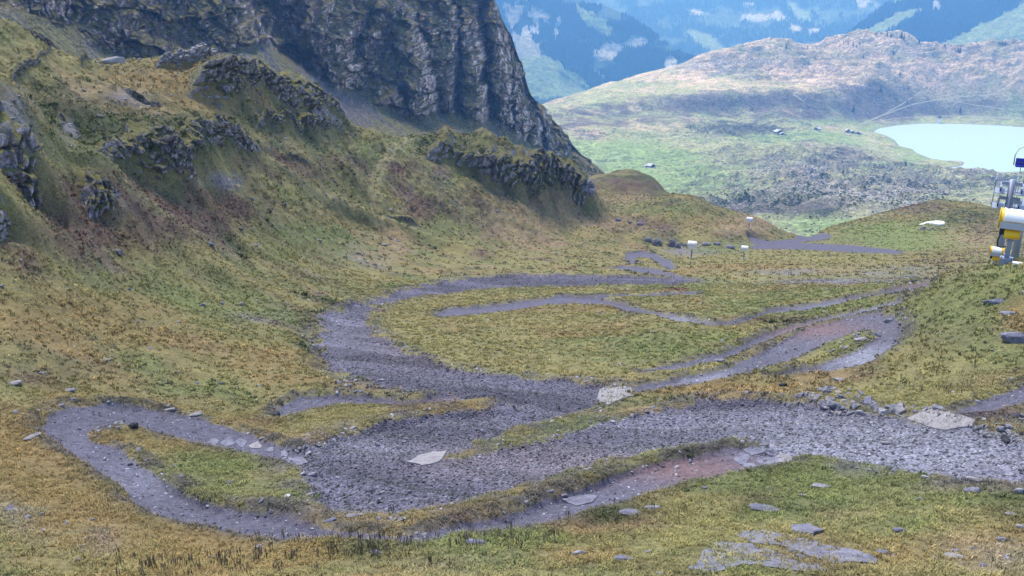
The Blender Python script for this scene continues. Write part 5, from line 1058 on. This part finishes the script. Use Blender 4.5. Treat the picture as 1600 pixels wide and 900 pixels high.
# ------------------------------------------------------------------ grass, leaves, stones: uncountable cover, scattered with geometry nodes
def hidden_obj(name, V, Fc, mat):
    me = bpy.data.meshes.new(name); me.from_pydata(V, [], Fc); me.materials.append(mat); me.update(); return bpy.data.objects.new(name, me)
def m_inst(name, rough=0.9, noise=None):
    n = NT(name); a = n.attr('tint', True).outputs['Color']; return n.done(a, None, rough)
M['blade'] = m_inst('grass_blades'); M['pebble'] = m_inst('pebbles', 0.8)
def blade_proto(seed, nb, hw, spread, wide):
    R = random.Random(seed); V = []; Fc = []
    for i in range(nb):
        a = R.random() * 6.283; r = R.random()**.5 * spread; x, y = r * math.cos(a), r * math.sin(a); b = R.random() * 6.283; h = hw * R.uniform(.6, 1.1); w = wide * R.uniform(.6, 1.2); le = R.uniform(.5, 1.5) * h; ca, sa = math.cos(b), math.sin(b); n = len(V)
        V += [(x - sa*w, y + ca*w, -.05), (x + sa*w, y - ca*w, -.05), (x + ca*le*.4 - sa*w*.7, y + sa*le*.4 + ca*w*.7, h*.6), (x + ca*le*.4 + sa*w*.7, y + sa*le*.4 - ca*w*.7, h*.6), (x + ca*le, y + sa*le, h)]
        Fc += [(n, n+1, n+3, n+2), (n+2, n+3, n+4)]
    return V, Fc
def stone_proto(seed, flat):
    V, Fa = ICO[2] if False else (ico(1)); R = np.random.RandomState(seed); P = np.sign(V) * np.abs(V)**.7 * (.5, .4, flat) * (1 + .35 * (R.rand(len(V), 1) - .5)); return [tuple(v) for v in P], [tuple(int(i) for i in f) for f in Fa]
def scatter(name, protos, P, rot, scl, tint, idx, mat):
    me = bpy.data.meshes.new(name); me.vertices.add(len(P)); me.vertices.foreach_set('co', np.ascontiguousarray(P, np.float32).ravel())
    for nm_, ty, arr in (('rot', 'FLOAT_VECTOR', rot), ('scl', 'FLOAT_VECTOR', scl), ('tint', 'FLOAT_COLOR', np.column_stack([tint, np.ones(len(P))])), ('idx', 'INT', idx)):
        a = me.attributes.new(nm_, ty, 'POINT'); a.data.foreach_set({'FLOAT_VECTOR': 'vector', 'FLOAT_COLOR': 'color', 'INT': 'value'}[ty], np.ascontiguousarray(arr, np.int32 if ty == 'INT' else np.float32).ravel())
    me.materials.append(mat); o = link(name, me); g = bpy.data.node_groups.new(name, 'GeometryNodeTree'); g.interface.new_socket('Geometry', in_out='INPUT', socket_type='NodeSocketGeometry'); g.interface.new_socket('Geometry', in_out='OUTPUT', socket_type='NodeSocketGeometry')
    gi = g.nodes.new('NodeGroupInput'); go = g.nodes.new('NodeGroupOutput'); j = g.nodes.new('GeometryNodeJoinGeometry')
    def na(n_, ty): q = g.nodes.new('GeometryNodeInputNamedAttribute'); q.data_type = ty; q.inputs['Name'].default_value = n_; return q.outputs[0]
    ra, sa, ia = na('rot', 'FLOAT_VECTOR'), na('scl', 'FLOAT_VECTOR'), na('idx', 'INT')
    for k, (V, Fc) in enumerate(protos):
        pr = hidden_obj(name + '_piece', V, Fc, mat); oi = g.nodes.new('GeometryNodeObjectInfo'); oi.inputs['Object'].default_value = pr; oi.inputs['As Instance'].default_value = True
        ip = g.nodes.new('GeometryNodeInstanceOnPoints'); c = g.nodes.new('FunctionNodeCompare'); c.data_type = 'INT'; c.operation = 'EQUAL'; g.links.new(ia, c.inputs[2]); c.inputs[3].default_value = k
        g.links.new(gi.outputs[0], ip.inputs['Points']); g.links.new(c.outputs[0], ip.inputs['Selection']); g.links.new(oi.outputs['Geometry'], ip.inputs['Instance']); g.links.new(ra, ip.inputs['Rotation']); g.links.new(sa, ip.inputs['Scale']); g.links.new(ip.outputs[0], j.inputs[0])
    g.links.new(j.outputs[0], go.inputs[0]); md = o.modifiers.new('scatter', 'NODES'); md.node_group = g; return set_tags(o, kind='stuff')
RS = np.random.RandomState(3)
colr = col
def sample(n, r0, r1, wt, amax=37.0):
    a = rad(amax) * (2 * RS.rand(n) - 1) * (1 + .1 * RS.rand(n)); r = np.sqrt(r0**2 + (r1**2 - r0**2) * RS.rand(n)); x, y = r * np.sin(a), r * np.cos(a)
    k = RS.rand(n) < NS.pick(wt, x, y); return x[k], y[k]
def grass(name, n, r0, r1, protos, s0, s1, wt, tj=(0.75, 1.7), green=0.0, lift=0.0):
    x, y = sample(n, r0, r1, wt); z = NS.at(x, y) + lift; m = len(x); c = NS.pick(colr, x, y) * (tj[0] + (tj[1] - tj[0]) * RS.rand(m, 1)**1.6)
    st_ = (RS.rand(m, 1) < 0.16); c = np.where(st_, c * np.array((1.35, 1.2, 1.1)), c); dk = RS.rand(m, 1) < 0.2; c = np.where(dk, c * np.array((.78, .86, .78)), c)
    s = (s0 + (s1 - s0) * RS.rand(m)**2)[:, None] * np.array((1, 1, 1)) * (0.8 + .4 * RS.rand(m, 3)); c = c * 1.40; rot = np.column_stack([RS.uniform(-.25, .25, m), RS.uniform(-.25, .25, m), RS.uniform(0, 6.28, m)])
    return scatter(name, protos, np.column_stack([x, y, z]), rot, s, np.clip(c, 0, .9), RS.randint(0, len(protos), m), M['blade'])
TP = [blade_proto(s, 9, .12, .09, .012) for s in (1, 2, 3)]; TF = [blade_proto(s, 12, .16, .2, .035) for s in (4, 5, 6)]
clump = np.clip(0.55 + 1.0 * fbm2(X / .9, Y / .9, 2, 501), 0.15, 1)
grass('grass', 185000, 15, 45, TP, .45, 1.05, grass_w * clump)
grass('grass', 120000, 45, 110, TF, .45, 1.1, grass_w * clump)
grass('grass', 80000, 110, 290, TF, .9, 2.2, grass_w * (0.3 + .7 * hill))
grass('grass', 40000, 290, 420, TF, 1.2, 3.0, grass_w * (NS.q < 10.3)[:, None])
# leafy green clumps and dwarf shrubs
LP = [blade_proto(s, 16, .16, .20, .045) for s in (7, 8)]
gw = grass_w * sstep(0.25, 0.6, Wt[ci['green']] + Wt[ci['bright']] + .6 * Wt[ci['dark']]) * sstep(0.05, .35, fbm2(X / 1.7, Y / 1.7, 3, 511))
def leafy(name, n, r0, r1, wt, c0, s0, s1):
    x, y = sample(n, r0, r1, wt); z = NS.at(x, y); m = len(x); c = np.array(c0) * (0.5 + 1.2 * RS.rand(m, 1)); s = (s0 + (s1 - s0) * RS.rand(m)**2)[:, None] * np.ones(3)
    return scatter(name, LP, np.column_stack([x, y, z]), np.column_stack([RS.uniform(-.3, .3, m), RS.uniform(-.3, .3, m), RS.uniform(0, 6.28, m)]), s, c, RS.randint(0, 2, m), M['blade'])
leafy('leafy_plants', 26000, 15, 130, gw, (.135, .165, .062), .3, .95)
leafy('heath_shrubs', 45000, 45, 180, grass_w * sstep(.25, .6, Wt[ci['heath']]), (.15, .085, .065), .4, 1.3)
leafy('dwarf_shrubs', 60000, 60, 270, grass_w * sstep(.25, .6, Wt[ci['dark']]), (.075, .095, .036), .6, 2.2)
# tall dry weeds along the lower trail
def weed_proto(seed):
    R = random.Random(seed); V = []; Fc = []
    for i in range(5):
        a, r = R.random() * 6.283, R.random() * .15; x, y = r * math.cos(a), r * math.sin(a); h = R.uniform(.25, .5); w = .008; lx, ly = R.uniform(-.08, .08), R.uniform(-.08, .08); n = len(V)
        V += [(x-w, y, -.05), (x+w, y, -.05), (x+lx+w, y+ly, h), (x+lx-w, y+ly, h)]; Fc += [(n, n+1, n+2, n+3)]
        for k in range(4):
            zz = h * (.6 + .1 * k); n = len(V); ww = .022; V += [(x+lx*.8-ww, y+ly*.8, zz), (x+lx*.8, y+ly*.8-ww, zz+.02), (x+lx*.8+ww, y+ly*.8, zz), (x+lx*.8, y+ly*.8+ww, zz+.05)]; Fc += [(n, n+1, n+2, n+3)]
    return V, Fc
wx = np.clip(np.exp(-((PXn - 580) / 110)**2 - ((PYn - 855) / 22)**2) + .7 * np.exp(-((PXn - 800) / 70)**2 - ((PYn - 850) / 14)**2) + .5 * np.exp(-((PXn - 300) / 120)**2 - ((PYn - 885) / 20)**2) + .4 * np.exp(-((PXn - 950) / 60)**2 - ((PYn - 800) / 14)**2) + .15 * np.exp(-((PXn - 1280) / 200)**2 - ((PYn - 600) / 14)**2) + .15 * np.exp(-((PXn - 1480) / 100)**2 - ((PYn - 600) / 30)**2), 0, 1) * grass_w
x, y = sample(90000, 16, 50, wx * .17); m = len(x)
scatter('dry_weeds', [weed_proto(s) for s in (1, 2, 3)], np.column_stack([x, y, NS.at(x, y)]), np.column_stack([RS.uniform(-.15, .15, m), RS.uniform(-.15, .15, m), RS.uniform(0, 6.28, m)]), (.35 + .55 * RS.rand(m, 1)) * np.ones(3), np.array((.13, .10, .07)) * (.5 + 1.2 * RS.rand(m, 1)), RS.randint(0, 3, m), M['blade'])
# loose stones on gravel, on trails and in the turf
SP = [stone_proto(s, f) for s, f in ((1, .22), (2, .16), (3, .3), (4, .2))]
def pebbles(name, n, r0, r1, wt, s0, s1, lo, hi, pw=3.0):
    x, y = sample(n, r0, r1, wt); m = len(x); z = NS.at(x, y); c = NS.pick(colr, x, y); g = c.mean(1, keepdims=True) * np.array((.98, .97, 1.12)); c = g * (lo + (hi - lo) * RS.rand(m, 1)**1.8); s = (s0 + (s1 - s0) * RS.rand(m)**pw)[:, None] * (0.7 + .6 * RS.rand(m, 3))
    scatter(name, SP, np.column_stack([x, y, z + s[:, 2] * .05]), np.column_stack([RS.uniform(-.5, .5, m), RS.uniform(-.5, .5, m), RS.uniform(0, 6.28, m)]), s, np.clip(c, .02, .8), RS.randint(0, 4, m), M['pebble'])
rw = sstep(-.3, .3, sd_roadw)
pebbles('gravel', 230000, 24, 62, rw, .03, .18, .34, 2.0, 3.5)
pebbles('gravel', 90000, 62, 130, rw, .06, .26, .40, 2.2, 3)
edge = np.clip(np.exp(-((sd_road + .3) / .7)**2) + np.exp(-((tr_all + .1) / .35)**2), 0, 1)
pebbles('stones_along_the_trails', 60000, 22, 120, edge * .8, .05, .30, .7, 3.0, 4)
pebbles('stones_on_the_trails', 110000, 22, 80, sstep(0, .2, sd_trw) * .9, .025, .15, .5, 3.6, 3)
pebbles('stones_in_the_turf', 60000, 16, 110, grass_w * (.05 + .8 * rk) * .6, .05, .4, .8, 2.6, 6)
pebbles('stones_on_the_slope', 90000, 60, 290, (0.03 + .5 * rk) * hill, .25, 1.0, .8, 1.9, 4)
print('scatter', time.time() - T0)

def spread(name, S, w, n, protos, s0, s1, c0, cj, mat, pw=2.0, sink=0.0, useq=None):
    """instances over a whole sheet, one per random cell, weighted by the mask w and the area each cell shows"""
    px, py = proj(S.x, S.y, S.z); A = np.abs(np.gradient(px, axis=1) * np.gradient(py, axis=0)) + .02
    p = (w * A * ((px > -60) & (px < 1700) & (py > -60))).ravel(); p = p / p.sum(); k = RS.choice(p.size, n, p=p); r, c = np.unravel_index(k, w.shape); r2 = np.clip(r + 1, 0, w.shape[0] - 1); c2 = np.clip(c + 1, 0, w.shape[1] - 1); u, v = RS.rand(n), RS.rand(n)
    def g(a): return (a[r, c] * (1 - u) + a[r, c2] * u) * (1 - v) + (a[r2, c] * (1 - u) + a[r2, c2] * u) * v
    P = np.column_stack([g(S.x), g(S.y), g(S.z) - sink]); s_ = (s0 + (s1 - s0) * RS.rand(n)**pw)[:, None] * np.ones(3)
    return scatter(name, protos, P, np.column_stack([0 * u, 0 * u, RS.uniform(0, 6.28, n)]), s_, np.array(c0) * (1 + cj * (RS.rand(n, 1) - .5)), RS.randint(0, len(protos), n), mat)
def lowtree(seed):
    R = random.Random(seed); V = [(0, 0, 1.0)]; Fc = []
    for L in range(3):
        z = .1 + .3 * L; rr_ = .26 - .075 * L; n = len(V); V += [(rr_ * math.cos(a * 1.2566) * R.uniform(.7, 1.2), rr_ * math.sin(a * 1.2566) * R.uniform(.7, 1.2), z - .05) for a in range(5)] + [(0, 0, z + .45)]
        Fc += [(n + a, n + (a + 1) % 5, n + 5) for a in range(5)]
    return V, Fc
LT = [lowtree(k) for k in (1, 2, 3)]
spread('far_forest', FA, FA.f * sstep(1.5, 1.8, FA.q)[:, None], 60000, LT, 16, 34, (.022, .040, .036), .9, M['blade'])
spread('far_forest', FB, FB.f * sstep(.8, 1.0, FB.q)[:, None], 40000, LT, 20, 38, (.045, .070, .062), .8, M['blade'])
spread('far_forest', FR, FR.f * sstep(1.4, 1.9, FR.q)[:, None], 40000, LT, 16, 34, (.022, .040, .036), .9, M['blade'])
def scrub_proto(seed):
    V, Fa = ico(1); R = np.random.RandomState(seed); return [tuple(v) for v in V * (.5, .5, .32) * (1 + .5 * (R.rand(len(V), 1) - .5))], [tuple(int(i) for i in f) for f in Fa]
SC_ = [scrub_proto(k) for k in (1, 2, 3)]
mask = (Wm[mi['dark']] + .8 * Wm[mi['heath']] + .6 * Wm[mi['rock']] + .03) * sstep(.9, 1.2, MS.q)[:, None] * sstep(9.3, 9.0, MS.q)[:, None] * (sl < -6) * sstep(-.05, .35, fbm2(MS.x / 30, MS.y / 22, 4, 601, .65) + .12)
spread('mountain_scrub', MS, mask, 40000, SC_, 1.0, 4.2, (.085, .10, .062), .9, M['blade'], 3.0)
spread('valley_rocks', MS, (Wm[mi['rock']] + .5 * Wm[mi['tan']] + .4 * Wm[mi['pinkish']] + .02) * sstep(.9, 1.2, MS.q)[:, None] * sstep(9.3, 9.0, MS.q)[:, None] * (sl < -3) * sstep(-.05, .35, fbm2(MS.x / 26, MS.y / 18, 4, 603, .65) + .05), 60000, SC_, 0.8, 4.0, (.38, .36, .33), 1.0, M['pebble'], 3.5)
print('all', time.time() - T0)
